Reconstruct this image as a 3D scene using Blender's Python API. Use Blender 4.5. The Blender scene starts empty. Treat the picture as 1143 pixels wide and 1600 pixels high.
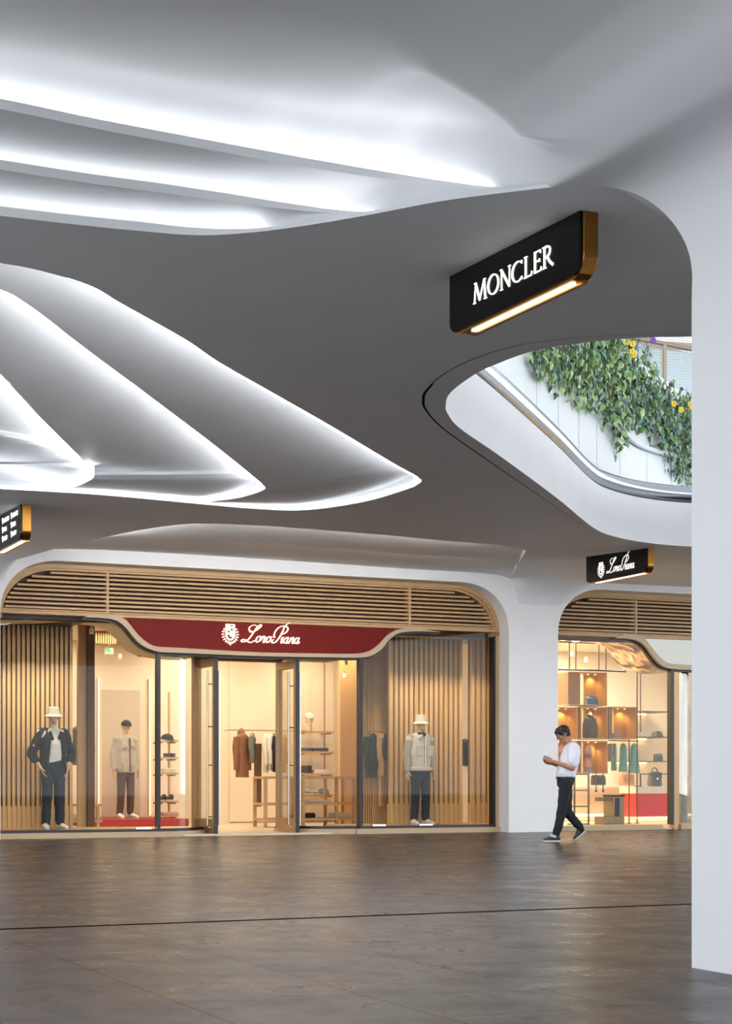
import bpy, bmesh, math, random
from mathutils import Vector, Matrix, noise
from mathutils.geometry import delaunay_2d_cdt
random.seed(7)
PI = math.pi
V = Vector
SC = bpy.context.scene
COL = SC.collection

# ---------------------------------------------------------------- site geometry
# camera eye at the origin of the plan, looking along +Y; the shop row runs along U, its inward normal is N
F, CX, HY, H = 2700.0, 571.5, 1215.0, 0.93
C0, SL = 2.79, 0.02                      # soffit: height above the eye, gentle rise with distance
UX, UY = 0.9101, 0.4145
NX, NY = -0.4145, 0.9101
ANG = math.atan2(UY, UX)
F0Y = F * H / 96.0
F0X = -CX / F * F0Y
PF = -0.42                               # front face of the white portal wall, in front of the shop line

def P(x, y, off=0.0):
    q = (HY - y) / F
    Y = (C0 + off) / (q - SL)
    return V(((x - CX) / F * Y, Y, H + q * Y))
def ceilz(Y, off=0.0):
    return H + C0 + off + SL * Y
def W(s, d, z=0.0):
    return V((F0X + s * UX + d * NX, F0Y + s * UY + d * NY, z))
def sd(p):
    dx, dy = p[0] - F0X, p[1] - F0Y
    return dx * UX + dy * UY, dx * NX + dy * NY
def sx(x, d=0.0):
    q = (x - CX) / F
    return (q * (F0Y + d * NY) - F0X - d * NX) / (UX - q * UY)
def zy(x, y, d=0.0):
    Y = F0Y + sx(x, d) * UY + d * NY
    return H + (HY - y) / F * Y
def sz(x, y, d=0.0):
    return sx(x, d), zy(x, y, d)
def FP(x, y, d):
    s = sx(x, d)
    return W(s, d, zy(x, y, d))
def ground(x, y):
    Y = F * H / (y - HY)
    return V(((x - CX) / F * Y, Y, 0))

def cr(pts, k):
    """Catmull-Rom through tuples, k samples per segment, ends included"""
    pts = [V(p) for p in pts]
    out = []
    n = len(pts)
    for i in range(n - 1):
        p1, p2 = pts[i], pts[i + 1]
        p0 = pts[i - 1] if i else p1 * 2 - p2
        p3 = pts[i + 2] if i + 2 < n else p2 * 2 - p1
        for j in range(k):
            t = j / k
            out.append(0.5 * ((2 * p1) + (p2 - p0) * t + (2 * p0 - 5 * p1 + 4 * p2 - p3) * t * t + (3 * p1 - p0 - 3 * p2 + p3) * t ** 3))
    out.append(pts[-1].copy())
    return out
def smooth(e0, e1, x):
    t = max(0.0, min(1.0, (x - e0) / (e1 - e0)))
    return t * t * (3 - 2 * t)
def lerp(a, b, t):
    return a + (b - a) * t

# ---------------------------------------------------------------- materials
MATS = {}
def srgb(r, g, b):
    f = lambda c: (c / 255 / 12.92) if c <= 10 else ((c / 255 + 0.055) / 1.055) ** 2.4
    return (f(r), f(g), f(b), 1)
def mat(name, col=(200, 200, 200), rough=0.5, metal=0.0, var=0.0, scale=8.0, bump=0.0, bscale=60.0, stretch=None, emit=None, estr=0.0, spec=0.5, sheen=0.0):
    if name in MATS:
        return MATS[name]
    m = bpy.data.materials.new(name)
    m.use_nodes = True
    nt = m.node_tree
    b = nt.nodes['Principled BSDF']
    c = srgb(*col)
    b.inputs['Base Color'].default_value = c
    b.inputs['Roughness'].default_value = rough
    b.inputs['Metallic'].default_value = metal
    b.inputs['Specular IOR Level'].default_value = spec
    if sheen:
        b.inputs['Sheen Weight'].default_value = sheen
    tc = nt.nodes.new('ShaderNodeTexCoord')
    src = tc.outputs['Object']
    if stretch:
        mp = nt.nodes.new('ShaderNodeMapping')
        mp.inputs['Scale'].default_value = stretch
        nt.links.new(src, mp.inputs['Vector'])
        src = mp.outputs['Vector']
    if var > 0:
        nz = nt.nodes.new('ShaderNodeTexNoise')
        nz.inputs['Scale'].default_value = scale
        nz.inputs['Detail'].default_value = 5
        nt.links.new(src, nz.inputs['Vector'])
        rp = nt.nodes.new('ShaderNodeMapRange')
        rp.inputs['From Min'].default_value = 0.3
        rp.inputs['From Max'].default_value = 0.7
        rp.inputs['To Min'].default_value = 1 - var
        rp.inputs['To Max'].default_value = 1 + var * 0.6
        nt.links.new(nz.outputs['Fac'], rp.inputs['Value'])
        mx = nt.nodes.new('ShaderNodeMix')
        mx.data_type = 'RGBA'; mx.blend_type = 'MULTIPLY'
        mx.inputs['Factor'].default_value = 1
        mx.inputs['A'].default_value = c
        nt.links.new(rp.outputs['Result'], mx.inputs['B'])
        nt.links.new(mx.outputs['Result'], b.inputs['Base Color'])
    if bump > 0:
        n2 = nt.nodes.new('ShaderNodeTexNoise')
        n2.inputs['Scale'].default_value = bscale
        n2.inputs['Detail'].default_value = 3
        nt.links.new(src, n2.inputs['Vector'])
        bp = nt.nodes.new('ShaderNodeBump')
        bp.inputs['Strength'].default_value = bump
        bp.inputs['Distance'].default_value = 0.02
        nt.links.new(n2.outputs['Fac'], bp.inputs['Height'])
        nt.links.new(bp.outputs['Normal'], b.inputs['Normal'])
    if emit:
        b.inputs['Emission Color'].default_value = srgb(*emit)
        b.inputs['Emission Strength'].default_value = estr
    MATS[name] = m
    return m
def glass_mat(name, tint=(255, 255, 255), refl=1.0):
    m = bpy.data.materials.new(name)
    m.use_nodes = True
    nt = m.node_tree
    for n in list(nt.nodes):
        nt.nodes.remove(n)
    o = nt.nodes.new('ShaderNodeOutputMaterial')
    mx = nt.nodes.new('ShaderNodeMixShader')
    tr = nt.nodes.new('ShaderNodeBsdfTransparent')
    tr.inputs['Color'].default_value = srgb(*tint)
    gl = nt.nodes.new('ShaderNodeBsdfGlossy')
    gl.inputs['Roughness'].default_value = 0.0
    fr = nt.nodes.new('ShaderNodeFresnel')
    fr.inputs['IOR'].default_value = 1.45
    mm = nt.nodes.new('ShaderNodeMath'); mm.operation = 'MULTIPLY'
    mm.inputs[1].default_value = refl
    nt.links.new(fr.outputs[0], mm.inputs[0])
    nt.links.new(mm.outputs[0], mx.inputs[0])
    nt.links.new(tr.outputs[0], mx.inputs[1])
    nt.links.new(gl.outputs[0], mx.inputs[2])
    nt.links.new(mx.outputs[0], o.inputs['Surface'])
    MATS[name] = m
    return m

PLASTER = mat('white_plaster', (228, 230, 233), 0.6, var=0.03, scale=1.5)
WALLW = mat('white_wall', (238, 238, 240), 0.5, var=0.02, scale=2)
OAK = mat('pale_oak', (196, 158, 112), 0.45, var=0.12, scale=3, stretch=(1, 1, 14))
OAKV = mat('oak_slat', (204, 164, 108), 0.5, var=0.15, scale=5, stretch=(14, 14, 1))
WALNUT = mat('honey_wood', (198, 144, 64), 0.4, var=0.18, scale=4, stretch=(10, 10, 1))
TRIM = mat('champagne_trim', (186, 160, 126), 0.35, metal=0.0, var=0.05, scale=2)
BACKW = mat('dark_wood_backing', (92, 62, 36), 0.7)
BRONZE = mat('bronze', (176, 142, 104), 0.36, metal=0.35, var=0.08, scale=3)
BRASS = mat('brushed_brass', (166, 116, 54), 0.28, metal=1.0, var=0.12, scale=6, stretch=(1, 1, 8))
STEEL = mat('brushed_steel', (176, 170, 160), 0.25, metal=1.0)
CHROME = mat('polished_steel', (176, 182, 190), 0.2, metal=1.0)
BLACK = mat('black_gloss', (5, 5, 6), 0.25, spec=.25)
BLACKM = mat('black_metal', (18, 18, 22), 0.4)
RED = mat('red_lacquer', (106, 15, 6), 0.6, var=0.05, scale=2, spec=.2)
REDC = mat('red_carpet', (170, 52, 44), 0.9, var=0.1, scale=60)
REDP = mat('red_counter_panel', (206, 46, 48), 0.35)
CREAM = mat('cream_plaster', (236, 220, 194), 0.7, var=0.03, scale=2)
SHOPFLOOR = mat('cream_stone_floor', (214, 196, 168), 0.35, var=0.06, scale=3)
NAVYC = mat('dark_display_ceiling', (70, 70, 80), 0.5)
GLASS = glass_mat('shop_glass', (250, 250, 248), 0.22)
CLEAR = glass_mat('railing_glass', (236, 244, 246), 0.8)
LED = mat('led_light', (255, 255, 255), 0.5, emit=(254, 254, 255), estr=4.5)
LEDA = mat('led_light_bright', (255, 255, 255), 0.5, emit=(254, 254, 255), estr=20)
LEDS = mat('led_light_dim', (255, 255, 255), 0.5, emit=(255, 252, 248), estr=260)
LEDT = mat('led_light_soft', (255, 255, 255), 0.5, emit=(255, 252, 248), estr=48)
LEDG = mat('led_glow_warm', (255, 240, 210), 0.5, emit=(255, 214, 156), estr=2.2)
LEDW = mat('led_light_warm', (255, 240, 210), 0.5, emit=(255, 206, 140), estr=9)
LETTER = mat('lit_lettering', (255, 255, 250), 0.5, emit=(255, 248, 236), estr=2.2)
LETTERS = mat('lit_small_lettering', (255, 255, 250), 0.5, emit=(255, 250, 238), estr=0.9)
LETTERW = mat('lit_warm_lettering', (255, 250, 240), 0.5, emit=(255, 238, 212), estr=1.15)
SIGNL = mat('sign_light', (255, 250, 240), 0.5, emit=(255, 240, 212), estr=4.0)

# ---------------------------------------------------------------- mesh building
class MB:
    def __init__(self):
        self.v = []; self.f = []; self.mi = []
    def add(self, vs, fs, mi=0):
        o = len(self.v)
        self.v += [tuple(p) for p in vs]
        for q in fs:
            self.f.append([i + o for i in q]); self.mi.append(mi)
        return self
    def box(self, x0, x1, y0, y1, z0, z1, mi=0):
        vs = [(x, y, z) for z in (z0, z1) for y in (y0, y1) for x in (x0, x1)]
        return self.add(vs, [(0, 2, 3, 1), (4, 5, 7, 6), (0, 1, 5, 4), (2, 6, 7, 3), (0, 4, 6, 2), (1, 3, 7, 5)], mi)
    def obox(self, c, half, rot=(0, 0, 0), mi=0):
        from mathutils import Euler
        R = Euler(rot).to_matrix()
        vs = []
        for z in (-1, 1):
            for y in (-1, 1):
                for x in (-1, 1):
                    vs.append(V(c) + R @ V((x * half[0], y * half[1], z * half[2])))
        return self.add(vs, [(0, 2, 3, 1), (4, 5, 7, 6), (0, 1, 5, 4), (2, 6, 7, 3), (0, 4, 6, 2), (1, 3, 7, 5)], mi)
    def grid(self, rows, closed=False, mi=0):
        n = len(rows[0])
        vs = [p for r in rows for p in r]
        fs = []
        for i in range(len(rows) - 1):
            for j in range(n if closed else n - 1):
                k = (j + 1) % n
                fs.append((i * n + j, i * n + k, (i + 1) * n + k, (i + 1) * n + j))
        return self.add(vs, fs, mi)
    def loft(self, rings, cap=True, mi=0):
        self.grid(rings, True, mi)
        if cap:
            n = len(rings[0])
            self.add(rings[0], [list(range(n))[::-1]], mi)
            self.add(rings[-1], [list(range(n))], mi)
        return self
    def tube(self, path, r, n=8, cap=True, closed=False, mi=0):
        path = [V(p) for p in path]
        rr = r if isinstance(r, (list, tuple)) else [r] * len(path)
        rings = []
        m = len(path)
        up = None
        for i, p in enumerate(path):
            if closed:
                t = path[(i + 1) % m] - path[i - 1]
            else:
                t = path[min(i + 1, m - 1)] - path[max(i - 1, 0)]
            if t.length < 1e-9:
                t = V((0, 0, 1))
            t.normalize()
            if up is None:
                up = V((0, 0, 1)) if abs(t.z) < 0.9 else V((1, 0, 0))
            a = t.cross(up)
            if a.length < 1e-6:
                a = t.orthogonal()
            a.normalize()
            b = a.cross(t).normalized()
            up = b
            rings.append([p + (a * math.cos(2 * PI * k / n) + b * math.sin(2 * PI * k / n)) * rr[i] for k in range(n)])
        if closed:
            rings.append(rings[0])
            return self.grid(rings, True, mi)
        return self.loft(rings, cap, mi)
    def lathe(self, prof, c=(0, 0, 0), n=20, sy=1.0, mi=0):
        rings = [[V(c) + V((r * math.cos(2 * PI * k / n), r * sy * math.sin(2 * PI * k / n), z)) for k in range(n)] for r, z in prof]
        return self.loft(rings, True, mi)
    def cyl(self, c, r, h, n=16, mi=0):
        return self.lathe([(r, 0), (r, h)], c, n, mi=mi)
    def ell(self, c, r, rot=None, n=14, m=9, mi=0):
        rx, ry, rz = (r, r, r) if isinstance(r, (int, float)) else r
        rings = []
        for i in range(m + 1):
            th = -PI / 2 + PI * i / m
            cz = max(0.02, math.cos(th))
            rings.append([V((rx * cz * math.cos(2 * PI * k / n), ry * cz * math.sin(2 * PI * k / n), rz * math.sin(th))) for k in range(n)])
        if rot is not None:
            from mathutils import Euler
            R = Euler(rot).to_matrix()
            rings = [[R @ p for p in q] for q in rings]
        rings = [[p + V(c) for p in q] for q in rings]
        return self.loft(rings, True, mi)
    def cap(self, p0, p1, r0, r1, n=12, fl=(1.0, 1.0), mi=0):
        """tapered capsule"""
        p0, p1 = V(p0), V(p1)
        d = p1 - p0
        L = max(d.length, 1e-5)
        t = d / L
        a = t.cross(V((0, 1, 0)))
        if a.length < 0.05:
            a = t.cross(V((1, 0, 0)))
        a.normalize(); b = t.cross(a).normalized()
        rings = []
        def ring(c, r):
            return [c + a * (r * fl[0] * math.cos(2 * PI * k / n)) + b * (r * fl[1] * math.sin(2 * PI * k / n)) for k in range(n)]
        for th in (-85, -60, -30, 0):
            A = math.radians(th)
            rings.append(ring(p0 + t * (r0 * math.sin(A)), r0 * math.cos(A)))
        for th in (0, 30, 60, 85):
            A = math.radians(th)
            rings.append(ring(p1 + t * (r1 * math.sin(A)), r1 * math.cos(A)))
        return self.loft(rings, True, mi)
    def prism(self, poly, y0, y1, mi=0):
        """polygon in x,z extruded along y; polygon may be concave"""
        n = len(poly)
        vs = [(p[0], y0, p[1]) for p in poly] + [(p[0], y1, p[1]) for p in poly]
        fs = [list(range(n)), list(range(2 * n - 1, n - 1, -1))]
        for i in range(n):
            j = (i + 1) % n
            fs.append((i, i + n, j + n, j))
        return self.add(vs, fs, mi)
    def prismz(self, poly, z0, z1, mi=0):
        n = len(poly)
        vs = [(p[0], p[1], z0) for p in poly] + [(p[0], p[1], z1) for p in poly]
        fs = [list(range(n))[::-1], list(range(n, 2 * n))]
        for i in range(n):
            j = (i + 1) % n
            fs.append((i, j, j + n, i + n))
        return self.add(vs, fs, mi)
    def ribbon(self, path, wid, y0, y1, closed=False, mi=0):
        """flat band in x,z with a width per point, extruded y0..y1"""
        path = [V((p[0], p[1])) for p in path]
        n = len(path)
        ww = wid if isinstance(wid, (list, tuple)) else [wid] * n
        L, R = [], []
        for i, p in enumerate(path):
            t = (path[(i + 1) % n] - path[i - 1]) if closed else (path[min(i + 1, n - 1)] - path[max(i - 1, 0)])
            t.normalize()
            q = V((-t.y, t.x)) * ww[i] * 0.5
            L.append(p + q); R.append(p - q)
        rings = [[V((a.x, y0, a.y)), V((b.x, y0, b.y)), V((b.x, y1, b.y)), V((a.x, y1, a.y))] for a, b in zip(L, R)]
        if closed:
            rings.append(rings[0])
            return self.grid(rings, True, mi)
        return self.loft(rings, True, mi)
    def build(self, name, m, parent=None, loc=(0, 0, 0), rotz=0.0, sm=False, bev=0.0, fixn=True):
        me = bpy.data.meshes.new(name)
        me.from_pydata(self.v, [], self.f)
        ms = m if isinstance(m, (list, tuple)) else [m]
        for x in ms:
            me.materials.append(x)
        if len(ms) > 1:
            me.polygons.foreach_set('material_index', self.mi)
        if fixn:
            bm = bmesh.new(); bm.from_mesh(me)
            bmesh.ops.recalc_face_normals(bm, faces=bm.faces)
            bm.to_mesh(me); bm.free()
        if sm:
            me.polygons.foreach_set('use_smooth', [True] * len(me.polygons))
            if sm == 'auto':
                me.set_sharp_from_angle(angle=math.radians(40))
        me.update()
        o = bpy.data.objects.new(name, me)
        COL.objects.link(o)
        if bev:
            bv = o.modifiers.new('bevel', 'BEVEL')
            bv.width = bev; bv.segments = 2; bv.limit_method = 'ANGLE'
        if parent is not None:
            o.parent = parent
        else:
            o.location = loc; o.rotation_euler = (0, 0, rotz)
        return o

def tag(o, label, cat, group=None, kind=None):
    o['label'] = label; o['category'] = cat
    if group: o['group'] = group
    if kind: o['kind'] = kind
    return o
def thing(name, label, cat, loc, rotz=None, group=None):
    o = bpy.data.objects.new(name, None)
    o.empty_display_size = 0.2
    COL.objects.link(o)
    o.location = loc
    o.rotation_euler = (0, 0, ANG if rotz is None else rotz)
    return tag(o, label, cat, group)
def struct(o):
    o['kind'] = 'structure'
    return o
def union(mb, vox, it=4):
    """melt overlapping solids into one continuous surface"""
    me = bpy.data.meshes.new('tmp')
    me.from_pydata(mb.v, [], mb.f)
    bm = bmesh.new(); bm.from_mesh(me)
    bmesh.ops.recalc_face_normals(bm, faces=bm.faces)
    bm.to_mesh(me); bm.free()
    o = bpy.data.objects.new('tmp', me)
    COL.objects.link(o)
    r = o.modifiers.new('r', 'REMESH'); r.mode = 'VOXEL'; r.voxel_size = vox
    s = o.modifiers.new('s', 'SMOOTH'); s.factor = 0.5; s.iterations = it
    bpy.context.view_layer.update()
    dg = bpy.context.evaluated_depsgraph_get()
    nm = bpy.data.meshes.new_from_object(o.evaluated_get(dg))
    bpy.data.objects.remove(o); bpy.data.meshes.remove(me)
    return nm
def melt(name, mb, m, parent, vox=0.012, it=4, wrinkle=0.0, wscale=9.0, zcut=None):
    nm = union(mb, vox, it)
    nm.name = name
    if wrinkle:
        nn = [v.normal.copy() for v in nm.vertices]
        for v, k in zip(nm.vertices, nn):
            v.co += k * (noise.noise(V((v.co.x * wscale * 1.4, v.co.y * wscale * 1.4, v.co.z * wscale))) * wrinkle)
    if zcut is not None:
        for v in nm.vertices:
            if v.co.z < zcut: v.co.z = zcut - .002 * math.sin(v.co.x * 40)
    nm.materials.clear(); nm.materials.append(m)
    nm.polygons.foreach_set('use_smooth', [True] * len(nm.polygons))
    o = bpy.data.objects.new(name, nm)
    COL.objects.link(o)
    o.parent = parent
    return o
def copy_tree(o, parent=None):
    c = o.copy(); COL.objects.link(c)
    if parent is not None: c.parent = parent
    for ch in [x for x in bpy.data.objects if x.parent == o]:
        copy_tree(ch, c)
    return c
SKY = 5.1
ZEN = 0.95
EXPO = 0.0
LK = 0.78
LK2 = 1.7
PLED = mat('led_line', (255, 255, 255), 0.5, emit=(250, 252, 255), estr=8)
PNEAR = mat('led_hidden', (255,255,255), 0.5, emit=(250,252,255), estr=48)
# ================================================================ camera, sky, view
cam = bpy.data.cameras.new('camera'); co = bpy.data.objects.new('camera', cam); COL.objects.link(co)
co.location = (0, 0, H); co.rotation_euler = (PI / 2, 0, 0)
cam.sensor_width = 36; cam.sensor_fit = 'AUTO'
cam.lens = F / 1600 * 36
cam.shift_y = (HY - 800) / 1600.0
cam.clip_end = 300
SC.camera = co
w = bpy.data.worlds.new('sky'); SC.world = w; w.use_nodes = True
bg = w.node_tree.nodes['Background']
wn = w.node_tree
wtc = wn.nodes.new('ShaderNodeTexCoord'); wsp = wn.nodes.new('ShaderNodeSeparateXYZ'); wr = wn.nodes.new('ShaderNodeMapRange')
wn.links.new(wtc.outputs['Generated'], wsp.inputs[0]); wn.links.new(wsp.outputs['Z'], wr.inputs['Value'])
wr.inputs['From Min'].default_value = 0.10; wr.inputs['From Max'].default_value = 0.30
wr.inputs['To Min'].default_value = SKY; wr.inputs['To Max'].default_value = ZEN
wn.links.new(wr.outputs['Result'], bg.inputs['Strength'])
bg.inputs['Color'].default_value = (0.92, 0.96, 1.0, 1)
SC.view_settings.view_transform = 'Standard'; SC.view_settings.look = 'None'
SC.view_settings.exposure = EXPO; SC.view_settings.gamma = 1; SC.view_settings.use_curve_mapping = False
SC.cycles.max_bounces = 8; SC.cycles.diffuse_bounces = 4; SC.cycles.glossy_bounces = 4
SC.cycles.transparent_max_bounces = 16; SC.cycles.sample_clamp_indirect = 6
SC.cycles.caustics_reflective = False; SC.cycles.caustics_refractive = False

ORG = {}
def shop(name, label, cat, s, d, z=0.0, group=None, rot=0.0):
    e = thing(name, label, cat, W(s, d, z), ANG + rot, group)
    ORG[e.name] = (s, d, z)
    return e
def part(e, name, mb, m, parent=None, **kw):
    s, d, z = ORG[e.name]
    mb.v = [(a - s, b - d, c - z) for a, b, c in mb.v]
    return mb.build(name, m, parent=parent or e, **kw)
def solo(name, mb, m, label, cat, s, d, z=0.0, group=None, **kw):
    mb.v = [(a - s, b - d, c - z) for a, b, c in mb.v]
    o = mb.build(name, m, loc=W(s, d, z), rotz=ANG, **kw)
    return tag(o, label, cat, group)
def setting(name, mb, m, **kw):
    """part of the building, built in shop-row coordinates"""
    o = mb.build(name, m, loc=W(0, 0, 0), rotz=ANG, **kw)
    return struct(o)
def area(name, loc, size, power, col=(1, 0.80, 0.55), rot=(0, 0, 0), spread=None):
    l = bpy.data.lights.new(name, 'AREA'); l.shape = 'RECTANGLE'
    l.size, l.size_y = size; l.energy = power; l.color = col
    if spread: l.spread = spread
    o = bpy.data.objects.new(name, l); COL.objects.link(o)
    o.location = loc; o.rotation_euler = rot
    return o
def spot(name, loc, target, power, ang=60, blend=0.6, col=(1, 0.78, 0.48), rad=0.05):
    l = bpy.data.lights.new(name, 'SPOT'); l.energy = power; l.spot_size = math.radians(ang); l.spot_blend = blend
    l.color = col; l.shadow_soft_size = rad
    o = bpy.data.objects.new(name, l); COL.objects.link(o)
    o.location = loc
    o.rotation_euler = (V(target) - V(loc)).to_track_quat('-Z', 'Y').to_euler()
    return o

# ================================================================ floor
fm = bpy.data.materials.new('polished_slate'); fm.use_nodes = True
nt = fm.node_tree; b = nt.nodes['Principled BSDF']; L = nt.links.new
tc = nt.nodes.new('ShaderNodeTexCoord')
SEAM = sd(ground(0, 1452))[1]
mp = nt.nodes.new('ShaderNodeMapping'); mp.inputs['Location'].default_value = (0.35, -SEAM, 0)
L(tc.outputs['Object'], mp.inputs['Vector'])
br = nt.nodes.new('ShaderNodeTexBrick')
br.inputs['Scale'].default_value = 1; br.inputs['Brick Width'].default_value = 2.3; br.inputs['Row Height'].default_value = 0.8
br.inputs['Mortar Size'].default_value = 0.005; br.inputs['Mortar Smooth'].default_value = 0.2
br.inputs['Color1'].default_value = srgb(54, 50, 51); br.inputs['Color2'].default_value = srgb(72, 65, 63)
br.inputs['Mortar'].default_value = srgb(46, 44, 46)
br.offset = 0.5
# slabs run long in N, staggered across U
sw = nt.nodes.new('ShaderNodeSeparateXYZ'); cb = nt.nodes.new('ShaderNodeCombineXYZ')
L(mp.outputs['Vector'], sw.inputs[0]); L(sw.outputs['Y'], cb.inputs['X']); L(sw.outputs['X'], cb.inputs['Y'])
L(cb.outputs[0], br.inputs['Vector'])
n1 = nt.nodes.new('ShaderNodeTexNoise'); n1.inputs['Scale'].default_value = 1.9; n1.inputs['Detail'].default_value = 9; n1.inputs['Roughness'].default_value = 0.68
n1.inputs['Distortion'].default_value = 0.25
L(mp.outputs['Vector'], n1.inputs['Vector'])
r1 = nt.nodes.new('ShaderNodeValToRGB')
r1.color_ramp.elements[0].position = 0.30; r1.color_ramp.elements[0].color = (0.58, 0.60, 0.66, 1)
r1.color_ramp.elements[1].position = 0.72; r1.color_ramp.elements[1].color = (1.38, 1.27, 1.18, 1)
L(n1.outputs['Fac'], r1.inputs[0])
mx = nt.nodes.new('ShaderNodeMix'); mx.data_type = 'RGBA'; mx.blend_type = 'MULTIPLY'; mx.inputs['Factor'].default_value = 1
L(br.outputs['Color'], mx.inputs['A']); L(r1.outputs['Color'], mx.inputs['B'])
# dark pits and scratches
n2 = nt.nodes.new('ShaderNodeTexNoise'); n2.inputs['Scale'].default_value = 5.5; n2.inputs['Detail'].default_value = 10; n2.inputs['Roughness'].default_value = 0.75
L(mp.outputs['Vector'], n2.inputs['Vector'])
r2 = nt.nodes.new('ShaderNodeMapRange'); r2.inputs['From Min'].default_value = 0.34; r2.inputs['From Max'].default_value = 0.42
r2.inputs['To Min'].default_value = 0.45; r2.inputs['To Max'].default_value = 1.0
L(n2.outputs['Fac'], r2.inputs['Value'])
mx2 = nt.nodes.new('ShaderNodeMix'); mx2.data_type = 'RGBA'; mx2.blend_type = 'MULTIPLY'; mx2.inputs['Factor'].default_value = 1
L(mx.outputs['Result'], mx2.inputs['A']); L(r2.outputs['Result'], mx2.inputs['B'])
# expansion joint
ab = nt.nodes.new('ShaderNodeMath'); ab.operation = 'ABSOLUTE'; L(sw.outputs['Y'], ab.inputs[0])
lt = nt.nodes.new('ShaderNodeMath'); lt.operation = 'GREATER_THAN'; lt.inputs[1].default_value = 0.045; L(ab.outputs[0], lt.inputs[0])
mx3 = nt.nodes.new('ShaderNodeMix'); mx3.data_type = 'RGBA'; mx3.inputs['A'].default_value = srgb(22, 22, 24)
L(lt.outputs[0], mx3.inputs['Factor']); L(mx2.outputs['Result'], mx3.inputs['B'])
L(mx3.outputs['Result'], b.inputs['Base Color'])
rr = nt.nodes.new('ShaderNodeMapRange'); rr.inputs['From Min'].default_value = 0.35; rr.inputs['From Max'].default_value = 0.65
rr.inputs['To Min'].default_value = 0.36; rr.inputs['To Max'].default_value = 0.25
L(n1.outputs['Fac'], rr.inputs['Value']); L(rr.outputs['Result'], b.inputs['Roughness'])
bp = nt.nodes.new('ShaderNodeBump'); bp.inputs['Strength'].default_value = 0.10; bp.inputs['Distance'].default_value = 0.01
ad = nt.nodes.new('ShaderNodeMath'); ad.operation = 'MULTIPLY_ADD'; ad.inputs[1].default_value = -0.6
L(br.outputs['Fac'], ad.inputs[0]); L(n2.outputs['Fac'], ad.inputs[2]); L(ad.outputs[0], bp.inputs['Height']); L(bp.outputs['Normal'], b.inputs['Normal'])
jm = nt.nodes.new('ShaderNodeMath'); jm.operation = 'SUBTRACT'; jm.inputs[0].default_value = 1.0
jk = nt.nodes.new('ShaderNodeMath'); jk.operation = 'MULTIPLY'; jk.inputs[1].default_value = 0.8; L(br.outputs['Fac'], jk.inputs[0]); L(jk.outputs[0], jm.inputs[1])
jn = nt.nodes.new('ShaderNodeMath'); jn.operation = 'MULTIPLY'; L(jm.outputs[0], jn.inputs[0]); L(lt.outputs[0], jn.inputs[1])
jp = nt.nodes.new('ShaderNodeMath'); jp.operation = 'MULTIPLY'; L(jn.outputs[0], jp.inputs[0]); L(r2.outputs['Result'], jp.inputs[1])
jq = nt.nodes.new('ShaderNodeMath'); jq.operation = 'MULTIPLY'; L(jp.outputs[0], jq.inputs[0]); jq.inputs[1].default_value = 0.11
L(jq.outputs[0], b.inputs['Specular IOR Level'])
setting('floor', MB().add([(-6.2, -36, 0), (15, -36, 0), (15, 8, 0), (-6.2, 8, 0)], [(0, 1, 2, 3)]), fm)
setting('floor', MB().add([(-14, -36, 0), (-6.2, -36, 0), (-6.2, -22, 0), (-14, -22, 0)], [(0, 1, 2, 3)]), fm)
PAVE_BOUNCE = mat('bounce_paving', (232, 232, 232), .7, var=.06, scale=1.5)  # unseen pale ground added around the floor to bounce daylight onto the soffit
for a in ((-60, -6.2, -22, 40), (-60, -14, -60, -22), (15, 70, -60, 40), (-14, 15, -60, -36)):
    setting('floor_bounce', MB().add([(a[0], a[2], 0), (a[1], a[2], 0), (a[1], a[3], 0), (a[0], a[3], 0)], [(0, 1, 2, 3)]), PAVE_BOUNCE)

# ================================================================ ceiling
def crc(pts, k):
    pts = [V(p) for p in pts]; n = len(pts); out = []
    for i in range(n):
        p0, p1, p2, p3 = pts[i - 1], pts[i], pts[(i + 1) % n], pts[(i + 2) % n]
        for j in range(k):
            t = j / k
            out.append(0.5 * ((2 * p1) + (p2 - p0) * t + (2 * p0 - 5 * p1 + 4 * p2 - p3) * t * t + (3 * p1 - p0 - 3 * p2 + p3) * t ** 3))
    return out
def lin(vals, k):
    out = []
    for a, c in zip(vals, vals[1:]):
        out += [lerp(a, c, j / k) for j in range(k)]
    return out + [vals[-1]]
K = 6
# --- soffit edge in front of the near vault, with the two shallower steps above it
CC = [(-900, 235), (-400, 285), (-150, 318), (0, 337), (120, 351), (220, 361), (310, 367.5), (395, 363), (480, 352), (580, 335), (700, 312.5), (860, 292.5)]
BB = [(-900, 150), (-400, 208), (-150, 243), (0, 265), (130, 285), (250, 301), (350, 314.5), (450, 327), (530, 333.5), (600, 332.5), (700, 313), (860, 292.5)]
AA = [(-900, 60), (-400, 112), (-150, 145), (0, 170), (150, 201), (300, 229), (420, 251), (530, 269), (620, 282), (700, 291), (770, 295.5), (860, 292.5)]
TA = [1, 1, 1, 1, 1, 1, 1, .9, .75, .5, .25, 0]
TB = [1, 1, 1, 1, 1, 1, .9, .65, .4, .15, .03, 0]
TC = [1, 1, 1, 1, 1, 1, .8, .45, .2, .06, .01, 0]
LA = [P(p.x, p.y, .30 * t) for p, t in zip(cr(AA, K), lin(TA, K))]
LB = [P(p.x, p.y, .15 * t) for p, t in zip(cr(BB, K), lin(TB, K))]
LC = [P(p.x, p.y, 0) for p in cr(CC, K)]
AW = V((-0.2, 0.98, 0))
UP = V((0, 0, 1))
def pocket_rows(lip, tap):
    prof = [(.36, .13), (.36, .02), (.03, .02), (.03, .05), (0, .05), (0, 0)]
    return [[p + AW * (a * t) + UP * (h * t) for p, t in zip(lip, tap)] for a, h in prof]
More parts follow.
